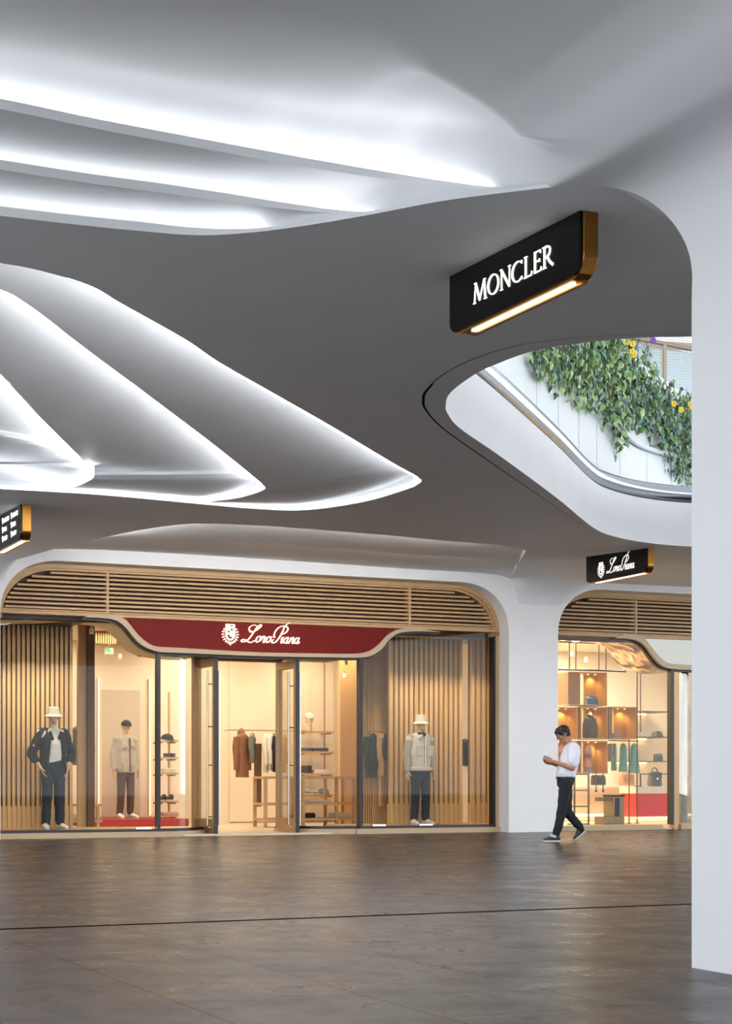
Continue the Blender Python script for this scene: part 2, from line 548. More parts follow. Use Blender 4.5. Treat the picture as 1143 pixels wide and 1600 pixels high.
def run_led(name, pts, r, m):
    o = MB().tube(pts, r, 6).build(name, m, fixn=True)
    return struct(o)
tA, tB, tC = lin(TA, K), lin(TB, K), lin(TC, K)
rowsA, rowsB, rowsC = pocket_rows(LA, tA), pocket_rows(LB, tB), pocket_rows(LC, tC)
def layer(frm, to, nv, sag=0.0):
    return [[lerp(a, c, j / nv) + UP * (sag * math.sin(PI * j / nv)) for a, c in zip(frm, to)] for j in range(nv + 1)]
mb = MB()
mb.grid(layer(LA, rowsB[0], 10, 0.02)); struct(mb.build('ceiling_step', PLASTER, sm=True))
mb = MB(); mb.grid(layer(LB, rowsC[0], 10, 0.02)); struct(mb.build('ceiling_step', PLASTER, sm=True))
for rws in (rowsA, rowsB, rowsC):
    mb = MB(); mb.grid(rws); struct(mb.build('ceiling_cove_lip', PLASTER, sm='auto'))
def led_pts(lip, tap, tmin, a=.20, h=.095):
    return [p + AW * (a * t) + UP * (h * t) for p, t in zip(lip, tap) if t > tmin]
run_led('led_strip', led_pts(LA, tA, .22, .30, .06), .012, LEDA)
run_led('led_strip', led_pts(LB, tB, .18), .012, LED)
run_led('led_strip', led_pts(LC, tC, .40), .012, LED)

# --- arch of the near pillar
G0 = ground(1080, 1512)
c0 = V((G0.x, G0.y, 0))
ARCH = [(1081, 430), (1078, 405), (1070, 380), (1057, 357), (1039, 335), (1015, 315), (990, 302), (960, 294), (928, 290.5), (895, 290.5), (860, 292.5)]
arch = cr(ARCH, K)
m_ = len(arch)
EA = []
Yt = P(928, 290.5).y
for i, p in enumerate(arch):
    if p.x <= 928:
        EA.append(P(p.x, p.y))
    else:
        Y = lerp(c0.y, Yt, smooth(0, 1, i / (8 * K)))
        EA.append(V(((p.x - CX) / F * Y, Y, H + (HY - p.y) / F * Y)))
# near vault: runs from the arch and the topmost cove back over the viewer, with a shallow lit dish
PRE = [V((c0.x, c0.y, z)) for z in (0, 1.2, 2.2, 2.8, 3.1, 3.25)]
NPRE = len(PRE)
start = PRE + EA[:-1] + rowsA[0][::-1]
wmx = [lerp(1.6, 7.0, smooth(0, 6 * K, i - NPRE)) for i in range(len(start))]
OUT = V((0.4145, -0.9101, 0))
CRE = [(-900, -60), (-300, 0), (0, 30), (250, 50), (450, 68), (560, 82), (618, 98), (700, 137), (770, 183), (825, 232), (862, 272), (868, 292)]
cre = cr(CRE, 12)
def side(x, y):
    """signed distance (px of plan projection) to the dish edge, + inside"""
    bd, bs, bx = 1e9, 1, 0
    for a, c in zip(cre, cre[1:]):
        ab = c - a; ap = V((x, y)) - a
        t = max(0, min(1, ap.dot(ab) / ab.length_squared))
        dd = (ap - ab * t).length
        if dd < bd:
            bd, bs, bx = dd, ab.x * ap.y - ab.y * ap.x, (a.x + c.x) / 2
    return (bd if bs > 0 else -bd), bx
rows = []
NW = 150
for j in range(NW + 1):
    r = []
    for i, p in enumerate(start):
        wv = wmx[i] * (j / NW) ** 1.15
        q = p + OUT * wv
        zb = p.z - (0.008 * wv if i >= NPRE else 0)
        k = (q.z - H) / q.y if q.y > 0.5 else 9
        X, Yp = CX + F * q.x / max(q.y, .5), HY - F * k
        if i >= NPRE and -900 < X < 1000 and -200 < Yp < 420:
            sdist, bx = side(X, Yp)
            wdt = lerp(190, 24, smooth(530, 720, bx))
            dish = smooth(-wdt * .35, wdt, sdist)
            near = smooth(0, .5, wv)
            zb += 0.16 * dish * near
        r.append(V((q.x, q.y, zb)))
    # the fillet opens out towards the viewer
    a0, a1 = NPRE, NPRE + len(EA) + 10
    for it in range(int(j * .94)):
        zz = [p.z for p in r]
        for i in range(a0 + 1, a1):
            r[i].z = .5 * zz[i] + .25 * (zz[i - 1] + zz[i + 1])
    rows.append(r)
mb = MB(); mb.grid(rows); struct(mb.build('ceiling_vault', PLASTER, sm=True))
# underside of the arch, turning from the pillar into the soffit
EV = V((0.55, 0.835, 0))
rows = []
for j in range(13):
    v = j / 12
    r = []
    for p in EA:
        q = p + EV * (1.7 * v)
        r.append(V((q.x, q.y, lerp(p.z, ceilz(q.y), smooth(0, 1, v) if p.z < ceilz(p.y) - .02 else 1))))
    rows.append(r)
mb = MB(); mb.grid(rows); struct(mb.build('ceiling_arch', PLASTER, sm=True))
Iend = rows[-1]
# the pillar itself
c1 = c0 + OUT * 1.6; c2 = c1 + V((UX, UY, 0)) * 1.5; c3 = c0 + EV * 1.7
iu = V((UX, UY, 0)) * .012
mb = MB(); mb.prismz([(c0 + iu)[:2], (c1 + iu)[:2], c2[:2], c3[:2]], 0, EA[0].z)
struct(mb.build('wall_pillar_right', WALLW, bev=0.006))

# --- petals
O1 = [(-300, 385), (-120, 394), (0, 411), (67, 424), (141, 447), (190, 475), (288, 530), (343, 567), (429, 616), (520, 668), (612, 723), (650, 744), (658, 751), (652, 757), (637, 764), (569, 784), (478, 797), (398, 795), (306, 787), (153, 773), (0, 764), (-120, 757), (-300, 747)]
O2 = [(-300, 405), (-120, 420), (0, 453), (37, 472), (80, 503), (110, 527), (171, 573), (208, 600), (245, 628), (318, 683), (375, 728), (404, 752), (414, 761), (412, 765), (404, 769), (385, 775), (367, 779), (335, 783), (306, 786), (153, 772.5), (0, 763.5), (-120, 756.5), (-300, 746.5)]
O3 = [(-300, 440), (-120, 490), (0, 585), (20, 605), (35, 621), (50, 637), (67, 656), (85, 674), (103, 692), (122, 711), (138, 730), (145, 738), (147, 742), (146, 746), (141, 750), (128, 757), (116, 761), (98, 764), (80, 766), (40, 765), (0, 763), (-120, 756), (-300, 746)]
O4 = [(-300, 560 + 6 * i) if i < 12 else (-300 + (22 - i) * 4, 720) for i in range(23)]
HH = [.27, .27, .27, .27, .27, .27, .27, .27, .27, .26, .24, .2, .15, .13, .12, .10, .08, .06, .05, .04, .04, .04, .04]
F2 = [.14] * 9 + [.13, .11, .08, .06, .05, .04, .03, .025, .02, .015, .012, .012, .012, .012]
F3 = [x * 2 for x in F2]
F4 = [.42] * 23
hh, f2, f3, f4 = lin(HH, K), lin(F2, K), lin(F3, K), lin(F4, K)
def loop(o, off): return [P(p.x, p.y, f) for p, f in zip(cr(o, K), off)]
P1, P2, P3, P4 = loop(O1, [0] * len(hh)), loop(O2, f2), loop(O3, f3), loop(O4, f4)
def petal(lo, hi):
    rows = [lo]
    nv = 18
    for j in range(nv + 1):
        v = j / nv
        rows.append([lerp(a, c, v) + UP * (h * (1 - v) ** 1.05) for a, c, h in zip(lo, hi, hh)])
    m = MB(); m.grid(rows); struct(m.build('ceiling_petal', PLASTER, sm='auto'))
for lo, hi in ((P1, P2), (P2, P3), (P3, P4)):
    petal(lo, hi)
def petal_led(lo, m, rn=.012):
    cen = sum(lo, V((0, 0, 0))) / len(lo)
    pts = []
    for i, (p, h) in enumerate(zip(lo, hh)):
        n_ = lo[min(i + 1, len(lo) - 1)] - lo[max(i - 1, 0)]
        inn = V((n_.y, -n_.x, 0)).normalized()
        if inn.dot(cen - p) < 0: inn = -inn
        pts.append(p + inn * (.025 + .05 * h / .27) + UP * (.014 + .12 * h))
    cut = 12 * K + 2
    run_led('led_strip', pts[:cut], .016, PNEAR)
    run_led('led_strip', pts[cut:], .007, m)
petal_led(P1, PLED); petal_led(P2, PLED)
petal_led(P3, PLED)

# --- skylight opening
K1 = [(1300, 512), (1180, 516), (1081, 521), (955, 524), (857, 532), (797, 542), (738, 561), (691, 585), (664, 610), (659, 624), (663, 640), (691, 670), (760, 719), (845, 777), (931, 835), (955, 843), (1010, 853), (1081, 858), (1200, 862), (1330, 850), (1420, 760), (1420, 600)]
K2 = [(1300, 519), (1180, 522), (1081, 526), (994, 528), (892, 538), (829, 549.5), (770, 571), (738, 587), (703, 614), (696, 634), (700, 648), (719, 670), (780, 712), (868, 777), (923, 822), (955, 837), (1010, 848), (1081, 854), (1200, 857), (1315, 846), (1400, 758), (1400, 606)]
k1 = [P(p.x, p.y) for p in crc(K1, K)]; k2 = [P(p.x, p.y) for p in crc(K2, K)]
gapw = [lerp(.03, .11, smooth(300, 0, abs(p.x - 659)) if p.y > 600 else .25) for p in crc(K1, K)]
k1r = [lerp(a, c, g) for a, c, g in zip(k1, k2, gapw)]
DARKGAP = mat('shadow_gap', (14, 14, 16), 0.8)
mb = MB(); mb.grid([k1, [p + UP * .1 for p in k1], [p + UP * .1 for p in k1r], k1r], True); struct(mb.build('ceiling_shadow_gap', DARKGAP))
mb = MB(); mb.grid([[p for p in k1r], k2], True); struct(mb.build('ceiling_skylight_ring', PLASTER, sm='auto'))
cen = sum(k2, V((0, 0, 0))) / len(k2)
def outw(pts, a):
    r = []
    n = len(pts)
    for i, p in enumerate(pts):
        t = pts[(i + 1) % n] - pts[i - 1]
        q = V((t.y, -t.x, 0)).normalized()
        if q.dot(p - cen) < 0: q = -q
        r.append(p + q * a)
    return r
kt = outw([p + UP * .62 for p in k2], .02)
mb = MB(); mb.grid([k2, [lerp(a, c, .3) for a, c in zip(k2, kt)], kt, outw([p + UP * .63 for p in k2], .35)], True)
struct(mb.build('ceiling_skylight_reveal', PLASTER, sm='auto'))
rail = outw([p + UP * .745 for p in k2], .10)
mb = MB(); mb.tube(rail, .125, 14, closed=True)
o_ = mb.build('gutter_rail', CHROME, sm=True)
tag(o_, 'polished steel rounded rail lining the upper rim of the skylight opening', 'rail')

# --- cove steps in front of the left shop
L1 = [(73, 858.5), (110, 851), (170, 838), (230, 826.5), (300, 818.5), (400, 821), (500, 828), (600, 836), (700, 845.5), (770, 850.5), (805, 855), (821, 861)]
L2 = [(73, 858.5), (85, 855), (110, 848), (150, 840), (210, 838), (320, 843), (430, 850), (540, 858), (650, 866.5), (740, 872), (790, 876), (808, 884)]
L3 = [(73, 858.5), (82, 858), (95, 858), (120, 858), (200, 861), (310, 867), (420, 874), (530, 881.5), (640, 889), (730, 894), (775, 898), (797, 904)]
l3 = [FP(p.x, p.y, PF) for p in cr(L3, K)]
T3 = lin([0, .12, .4, .7, 1, 1, 1, 1, 1, 1, 1, .9], K)
o3 = l3[0].z - ceilz(l3[0].y)
l1 = [P(p.x, p.y, o3 * max(0, 1 - t * 1.6)) for p, t in zip(cr(L1, K), T3)]
l2 = [P(p.x, p.y, lerp(o3, .09, min(1, t * 1.3))) for p, t in zip(cr(L2, K), T3)]
def cove(lo, hi, h, nv=16):
    rows = [lo]
    for j in range(nv + 1):
        v = j / nv
        rows.append([lerp(a, c, v) + UP * (h * t * (1 - v) ** 1.1) for a, c, t in zip(lo, hi, T3)])
    m = MB(); m.grid(rows)
    sec = [r[-1] for r in rows]
    m.add(sec, [list(range(len(sec)))])
    struct(m.build('ceiling_cove', PLASTER, sm='auto'))
cove(l1, l2, .16); cove(l2, l3, .13)
for lp, tt in ((l1, T3), (l2, T3)):
    pts = [p + V((NX, NY, 0)) * (.10 * t) + UP * .03 for p, t in zip(lp, tt) if t > .3][:-7]
    run_led('led_strip', pts, .010, LEDS if lp is l1 else LEDT)

# --- portal wall with two arched openings
SA0, SA1 = sx(0.5, PF), sx(776, 0)
SB0 = sx(871.5, PF); SB1 = SB0 + (SA1 - SA0)
ZT = 4.205
def arch_line(s0, s1, zt, r, rz, n=14, inset=0.0, z0=0.0):
    s0 += inset; s1 -= inset; zt -= inset; r = max(.05, r - inset * .6); rz = max(.05, rz - inset * .6)
    pts = [(s0, z0)]
    for i in range(n + 1):
        a = PI / 2 * i / n
        e = 0.92
        pts.append((s0 + r - r * math.cos(a) ** e, zt - rz + rz * math.sin(a) ** e))
    for i in range(n + 1):
        a = PI / 2 * (1 - i / n)
        e = 0.92
        pts.append((s1 - r + r * max(0, math.cos(a)) ** e, zt - rz + rz * max(0, math.sin(a)) ** e))
    pts.append((s1, z0))
    return pts
archA = arch_line(SA0, SA1, ZT, .92, .82)
archB = arch_line(SB0, SB1, ZT, .92, .82)
SL_, SR_ = -14.0, SB1 + 2.0
# top edge of the wall, left to right
leftpx = [(-200, 960), (-120, 945), (-50, 930), (0, 911), (13, 893), (26, 875), (47, 862), (73, 858.5)]
topL = [FP(p.x, p.y, PF) for p in cr(leftpx, 4)][:-1]
zl = topL[0].z
topL = [W(SL_, PF, zl)] + topL
rightx = [797 + (980 - 797) * i / 30 for i in range(31)]
topR, sofR = [], []
for i, x in enumerate(rightx):
    s = sx(x, PF)
    r = .42 * smooth(797, 812, x) * (1 - smooth(868, 935, x)) + .01
    pf = W(s, PF, 0); pb = W(s, PF - r * 1.5, 0)
    if i == 0:
        topR.append(l3[-1]); sofR.append(l3[-1]); continue
    zt = ceilz(pf.y) - r
    mxz = 4.0 if x < 872 else 4.26
    topR.append(V((pf.x, pf.y, max(zt, min(mxz, zt + 9)) if False else zt))); sofR.append(V((pb.x, pb.y, ceilz(pb.y))))
pe = W(SR_, PF, 0); pe.z = ceilz(pe.y) - .01
topR.append(pe); sofR.append(V((pe.x, pe.y, ceilz(pe.y))))
sofL = []
for i, p in enumerate(topL):
    s, d = sd(p)
    k = min(1.0, max(0.0, (len(topL) - i) / (len(topL) * .8)))
    q = W(s, PF - .75 * k - .01, 0)
    sofL.append(V((q.x, q.y, lerp(p.z + .02, ceilz(q.y), k))))
def fillet(top, sof, nv=8):
    rows = []
    for j in range(nv + 1):
        a = PI / 2 * j / nv
        rows.append([V((lerp(s.x, t.x, math.sin(a)), lerp(s.y, t.y, math.sin(a)), lerp(t.z, s.z, math.cos(a)))) for t, s in zip(top, sof)])
    m = MB(); m.grid(rows); struct(m.build('ceiling_fillet', PLASTER, sm=True))
fillet(topR, sofR); fillet(topL, sofL)
def cdt(outer, holes=(), zf=None, mode=2):
    vs, fs = [], []
    zz = []
    for lp in [outer] + list(holes):
        o = len(vs)
        for p in lp:
            vs.append(V((p[0], p[1]))); zz.append(p[2] if len(p) > 2 else 0)
        fs.append(list(range(o, len(vs))))
    rv, re, rf, ov, oe, of = delaunay_2d_cdt(vs, [], fs, mode, 1e-5)
    out = []
    for v, ids in zip(rv, ov):
        z = zz[ids[0]] if ids else (zf(v.x, v.y) if zf else 0)
        out.append((v.x, v.y, z))
    return out, [list(f) for f in rf]
wall2 = [(SL_, 0)] + archA + archB + [(SR_, 0)]
for p in reversed(topL + l3 + topR[1:]):
    s, d = sd(p)
    wall2.append((s, p.z))
vv, ff = cdt(wall2)
mb = MB(); mb.add([(a, PF, c) for a, c, _ in vv], ff)
setting('wall_portal', mb, WALLW)
# reveals of the two arched openings
for ar in (archA, archB):
    mb = MB(); mb.grid([[(p[0], PF, p[1]) for p in ar], [(p[0], 0.25, p[1]) for p in ar]])
    setting('wall_portal_reveal', mb, WALLW, sm='auto')
# --- the flat soffit with its openings
outer = [V((-15, LC[0].y + .3, 0))] + LC[:-1] + EA[::-1][:1] + [V((p.x, p.y, p.z)) for p in EA[::-1][1:1]] 
outer = [V((-15, LC[0].y - .6, 0))] + LC + [Iend[i] for i in range(len(EA) - 1, -1, -1)]
outer += [V((9.5, 11.5, 0)), V((9.5, sofR[-1].y + 3, 0))]
outer += [p for p in reversed(sofR)]
outer += [p for p in reversed(l2[-1:])] + list(reversed(l1)) + [p for p in reversed(sofL)]
for p in outer:
    if p.z == 0: p.z = ceilz(p.y)
vv, ff = cdt(outer, [P1, k1], lambda x, y: ceilz(y))
mb = MB(); mb.add(vv, ff); o_ = mb.build('ceiling', PLASTER, sm=True); struct(o_)
# unseen slab added above to block sky light, open over the skylight
ring = outw([p + UP * .63 for p in k2], .35)
q = [V((-15, 8.4, 0)), V((3.2, 8.4, 0)), V((9.5, 12, 0)), V((9.5, 40, 0)), V((-15, 40, 0))]
for p in q: p.z = ceilz(p.y, .63)
vv, ff = cdt(q, [ring], lambda x, y: ceilz(y, .63))
mb = MB(); mb.add(vv, ff); struct(mb.build('ceiling_light_cap', PLASTER))
# ================================================================ shop fronts
def offset_arch(ar, d): return [(p[0], d, p[1]) for p in ar]
ZB, ZR = zy(400, 966.5, 0), zy(400, 974, 0)      # underside of the louvres, underside of the rail below them
ZBASE = 0.085
def pts2(px, d): return [sz(x, y, d) for x, y in px]

def louvre(s0, s1, divs, label):
    e = shop('louvre_screen', label, 'louvre screen', (s0 + s1) / 2, 0, ZR)
    # frame: band following the arch, plus bottom rail
    outp = [p for p in arch_line(s0 + .004, s1 - .004, ZT - .004, .92, .82, z0=ZR)]
    inn = [p for p in arch_line(s0, s1, ZT, .92, .82, inset=.07, z0=ZR)]
    mb = MB()
    mb.grid([[(p[0], -.10, p[1]) for p in outp], [(p[0], -.10, p[1]) for p in inn], [(p[0], .16, p[1]) for p in inn], [(p[0], .16, p[1]) for p in outp], [(p[0], -.10, p[1]) for p in outp]])
    inn2 = [p for p in arch_line(s0, s1, ZT, .92, .82, inset=.105, z0=ZR)]
    mb.grid([[(p[0], -.06, p[1]) for p in inn], [(p[0], -.06, p[1]) for p in inn2], [(p[0], .16, p[1]) for p in inn2]])
    part(e, 'frame', mb, OAK, sm='auto')
    mb = MB(); mb.box(s0 + .06, s1 - .06, -.09, .16, ZR, ZB); mb.box(s0 + .06, s1 - .06, -.11, -.09, ZB - .03, ZB - .008)
    part(e, 'bottom_rail', mb, OAK, bev=.006)
    # backing
    mb = MB(); mb.prism(inn2, .13, .15); part(e, 'backing', mb, BACKW)
    def clip(z):
        a = [p[0] for p in inn2 if p[1] >= z - 1e-4]
        return min(a), max(a)
    for x in divs:
        mb = MB(); mb.box(x - .02, x + .02, -.075, .1, ZB, ZT - .1); part(e, 'divider', mb, OAK)
    edges = [s0] + list(divs) + [s1]
    n = 9
    for a, c in zip(edges, edges[1:]):
        mb = MB()
        for i in range(n):
            z = ZB + (ZT - .105 - ZB) * (i + .45) / n
            lo, hi = clip(z + .02)
            lo, hi = max(lo, a + .02), min(hi, c - .02)
            mb.box(lo, hi, -.07, .03, z - .016, z + .016)
        part(e, 'slats', mb, OAK)
    return e
louvre(SA0, SA1, [sx(166, 0), sx(637, 0)], 'pale oak louvre screen over the left shop front, arched at both ends')
louvre(SB0, SB1, [sx(990, 0), SB0 + 6.4], 'pale oak louvre screen above the right shop, partly hidden by the pillar')

# oak side jambs below the louvres
for s0, s1 in ((SA0, SA1), (SB0, SB1)):
    mb = MB(); mb.box(s0 + .004, s0 + .06, -.08, .14, 0, ZR); mb.box(s1 - .06, s1 - .004, -.08, .14, 0, ZR)
    setting('trim_jamb', mb, TRIM)
    # base rail
    
# --- fascia with the double curve
RED_IN = [(150, 959.5), (182, 961.5), (198, 970), (213, 989), (228, 1003), (243, 1010), (276, 1012), (400, 1019), (500, 1021), (553, 1021.5), (577, 1017), (593, 1005), (605, 992), (620, 984), (640, 982), (660, 983)]
TR_OUT = [(130, 964.5), (158, 965.5), (180, 969), (195, 979), (213, 1001), (228, 1012), (250, 1019), (276, 1020), (400, 1025), (500, 1027), (561, 1027.5), (581, 1024), (597, 1013), (609, 998), (625, 988.5), (657, 986.5), (690, 988)]
def fascia(e, red_px, out_px, left_px, right_px, m_panel, m_trim, ztop):
    d = -.10
    red = [tuple(p) for p in cr(pts2(red_px, d), 5)]
    mb = MB(); mb.prism([(p[0], p[1]) for p in red] + [(red[-1][0], ztop), (red[0][0], ztop)], -.06, .05)
    part(e, 'panel', mb, m_panel)
    lo = cr(pts2(out_px, d), 5)
    up = cr(pts2(red_px, d), 5)
    # trim band: from the panel edge to the outer line
    nn = 60
    def resample(c):
        L_ = [0]
        for a, b2 in zip(c, c[1:]): L_.append(L_[-1] + (b2 - a).length)
        out = []; k = 0
        for i in range(nn + 1):
            t = L_[-1] * i / nn
            while k < len(c) - 2 and L_[k + 1] < t: k += 1
            out.append(lerp(c[k], c[k + 1], (t - L_[k]) / max(1e-6, L_[k + 1] - L_[k])))
        return out
    A, B = resample(up), resample(lo)
    mb = MB()
    mb.grid([[(p.x, -.11, p.y) for p in A], [(p.x, -.11, p.y) for p in B], [(p.x, .10, p.y) for p in B], [(p.x, .10, p.y) for p in A], [(p.x, -.11, p.y) for p in A]])
    part(e, 'curved_trim', mb, m_trim, sm='auto')
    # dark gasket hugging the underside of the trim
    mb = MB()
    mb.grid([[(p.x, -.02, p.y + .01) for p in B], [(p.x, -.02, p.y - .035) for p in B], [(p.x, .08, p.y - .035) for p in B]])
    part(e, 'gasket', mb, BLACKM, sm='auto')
    return B
fa = shop('shop_fascia', 'deep red curved fascia panel with lit lettering over the left shop doors', 'shop sign', sx(405), -.1, ZR)
FB = fascia(fa, RED_IN, TR_OUT, None, None, RED, TRIM, ZR + .01)

# --- lettering
def script_paths():
    """joined-up handwriting; cap height 1, slant included; list of (points, width)"""
    S = .42
    def sl(pts): return [(x + S * y, y) for x, y in pts]
    out = []
    # L
    out.append((sl([(.20, .64), (.02, .70), (-.02, .86), (.16, 1.0), (.36, .97)]), .055))
    out.append((sl([(.08, .60), (.30, .60), (.52, .76), (.66, .95), (.60, 1.03), (.46, .92), (.36, .62), (.26, .28), (.12, .06), (-.08, .0), (-.20, .06), (-.12, .14), (.06, .10), (.28, .0), (.46, -.01), (.60, .10)]), .085))
    def o(x):
        p = [(x + .14 + .12 * math.cos(a), .19 + .18 * math.sin(a)) for a in [PI / 2 + 2 * PI * i / 10 for i in range(11)]]
        out.append((sl(p), .075))
        out.append((sl([(x + .14, .37), (x + .24, .31), (x + .34, .36)]), .045))
    def r(x):
        out.append((sl([(x - .04, .08), (x + .03, .22), (x + .08, .38), (x + .13, .30), (x + .20, .33), (x + .19, .18), (x + .18, .04), (x + .24, .0), (x + .32, .10)]), .07))
    def a_(x):
        p = [(x + .12 + .11 * math.cos(a), .18 + .17 * math.sin(a)) for a in [PI * .3 + 2 * PI * i / 10 for i in range(10)]]
        out.append((sl(p), .07))
        out.append((sl([(x + .22, .36), (x + .22, .14), (x + .26, .0), (x + .36, .10)]), .075))
    def n_(x):
        out.append((sl([(x, .34), (x + .03, .30), (x + .03, .0)]), .07))
        out.append((sl([(x + .03, .14), (x + .12, .34), (x + .2, .33), (x + .21, .14), (x + .25, .0), (x + .35, .10)]), .07))
    def i_(x):
        out.append((sl([(x, .22), (x + .05, .36), (x + .05, .12), (x + .09, .0), (x + .18, .10)]), .07))
    o(.66); r(.99); o(1.30)
    # P
    out.append((sl([(2.10, .98), (2.12, .70), (2.06, .34), (1.94, .06), (1.78, .0), (1.68, .08), (1.74, .20)]), .085))
    out.append((sl([(1.78, .30), (1.66, .50), (1.70, .80), (1.90, .98), (2.18, 1.0), (2.38, .86), (2.36, .66), (2.20, .54), (2.06, .56)]), .07))
    out.append((sl([(2.16, .95), (2.20, 1.12), (2.32, 1.22)]), .05))
    i_(2.22); a_(2.40); n_(2.76); a_(3.08)
    return out
def crest(mb, cx, cz, h, y0, y1, inv=False):
    """small shield with four quarters inside a wreath; y0 face .. y1 back"""
    w_ = h * .42
    zt, zb = cz + h * .50, cz - h * .12
    t = .028 * h / .3
    # shield outline
    sh = [(cx - w_ / 2, zt), (cx + w_ / 2, zt), (cx + w_ / 2, zb), (cx + w_ * .34, zb - h * .10), (cx, zb - h * .18), (cx - w_ * .34, zb - h * .10), (cx - w_ / 2, zb)]
    mb.ribbon(sh, t * .8, y0, y1, closed=True)
    mb.box(cx - w_ / 2, cx, y0, y1, (zt + zb) / 2, zt); mb.box(cx, cx + w_ / 2, y0, y1, zb, (zt + zb) / 2)
    for (qx, qz) in ((cx + w_ / 4, zt - (zt - zb) / 4), (cx - w_ / 4, zb + (zt - zb) / 4)):
        st = []
        for i in range(10):
            a = PI / 2 + PI * i / 5; rr = w_ * (.17 if i % 2 == 0 else .08)
            st.append((qx + rr * math.cos(a), qz + rr * math.sin(a)))
        mb.prism(st, y0, y1)
    # wreath leaves
    for sgn in (-1, 1):
        for i in range(7):
            a = math.radians(-80 + i * 19)
            rx, rz = h * .40, h * .42
            px, pz = cx + sgn * rx * math.cos(a), cz - h * .02 + rz * math.sin(a)
            ta = math.atan2(rz * math.cos(a), -rx * math.sin(a))
            for k in (-1, 1):
                b2 = ta + k * .7
                l_ = h * .09
                dx, dz = math.cos(b2) * l_ * sgn, math.sin(b2) * l_
                nx, nz = -dz * .28, dx * .28
                mb.prism([(px, pz), (px + dx * .5 + nx, pz + dz * .5 + nz), (px + dx, pz + dz), (px + dx * .5 - nx, pz + dz * .5 - nz)], y0, y1)
    mb.prism([(cx - h * .04, cz - h * .42), (cx + h * .04, cz - h * .42), (cx + h * .02, cz - h * .56), (cx - h * .02, cz - h * .56)], y0, y1)
def write_script(mb, x0, z0, sc, y0, y1, wk=1.0, sxk=1.0):
    for pts, wd in script_paths():
        c = cr([(x0 + p[0] * sc * sxk, z0 + p[1] * sc) for p in pts], 4)
        n = len(c)
        mb.ribbon([(p.x, p.y) for p in c], [wd * sc * wk * (1.0 if 2 < i < n - 3 else .75) for i in range(n)], y0, y1)
d_ = -.08
x0, z0 = sz(381, 1003, d_)
mb = MB(); write_script(mb, x0, z0, zy(381, 1003, d_) * 0 + (sx(473, d_) - sx(373, d_)) / 4.0, -.10, -.062, .62)
part(fa, 'lettering', mb, LETTERW)
mb = MB(); cx_, cz_ = sz(359.5, 991, d_); crest(mb, cx_, cz_, .31, -.10, -.062); part(fa, 'crest', mb, LETTERW)

# --- glass, mullions, door
def base_curb(s0, s1):
    mb = MB(); mb.box(s0, s1, -.13, .06, 0, ZBASE); return mb
M1, M2 = sx(246, 0), sx(561, 0)
DH1, DH2 = sx(308, 1.0), sx(432, 1.0)
mb = base_curb(SA0, M1 + .1); mb.box(M2 - .1, SA1, -.13, .06, 0, ZBASE)
def arc(sa, sb, n=10):
    """quarter turn from the glass line (sa, d=0) to the door hinge (sb, d=1)"""
    return [(sa + (sb - sa) * math.sin(PI / 2 * i / n), 1.0 - math.cos(PI / 2 * i / n)) for i in range(n + 1)]
arcL, arcR = arc(M1, DH1), arc(M2, DH2)
def strip(mb, arcp, t0, t1, z0, z1):
    a = []
    n = len(arcp)
    for i, p in enumerate(arcp):
        q0 = arcp[max(0, i - 1)]; q1 = arcp[min(n - 1, i + 1)]
        t = V((q1[0] - q0[0], q1[1] - q0[1])).normalized(); nn = V((t.y, -t.x))
        if nn.y > 0 and i == 0: nn = -nn
        if nn.y > 0.2: nn = -nn
        a.append((V(p) + nn * t0, V(p) + nn * t1))
    rings = [[(u.x, u.y, z0), (v.x, v.y, z0), (v.x, v.y, z1), (u.x, u.y, z1)] for u, v in a]
    mb.loft(rings)
for ar in (arcL, arcR): strip(mb, ar, -.05, .10, 0, ZBASE)
setting('trim_base', mb, TRIM)
mb = MB(); mb.box(SA0, M1, -.06, .05, ZBASE, ZBASE + .04); mb.box(M2, SA1 - .06, -.06, .05, ZBASE, ZBASE + .04)
for ar in (arcL, arcR): strip(mb, ar, -.03, .03, ZBASE, ZBASE + .045)
setting('trim_base_channel', mb, BLACKM)
DOORTOP = zy(400, 1030, 1.0)
def pane(name, s0, s1, z1):
    mb = MB(); mb.box(s0, s1, -.008, .008, ZBASE + .03, z1); return setting(name, mb, GLASS)
pane('window_1', SA0 + .05, M1, ZR); pane('window_2', M2, SA1 - .06, ZR)
for nme, ar in (('window_3', arcL), ('window_4', arcR)):
    mb = MB(); strip(mb, ar, -.006, .006, ZBASE + .04, ZR - .4); setting(nme, mb, GLASS, sm='auto')
mb = MB(); mb.box(M1 - .028, M1 + .028, -.07, .05, ZBASE, zy(246, 1022, 0)); mb.box(M2 - .028, M2 + .028, -.07, .05, ZBASE, zy(561, 1030, 0))
mb.box(SA1 - .10, SA1 - .055, -.05, .1, ZBASE, ZR)
setting('trim_mullion', mb, BLACKM)
# soffit over the recessed entrance
mb = MB(); mb.box(M1 + .06, M2 - .06, .10, 1.25, DOORTOP, DOORTOP + .06)
setting('ceiling_entrance', mb, BLACKM)
mb = MB(); mb.box(DH1 - .08, DH1 - .01, .93, 1.06, 0, DOORTOP); mb.box(DH2 + .01, DH2 + .08, .93, 1.06, 0, DOORTOP); mb.box(DH1 - .05, DH2 + .05, .95, 1.05, DOORTOP - .05, DOORTOP)
setting('trim_door_frame', mb, BRONZE)
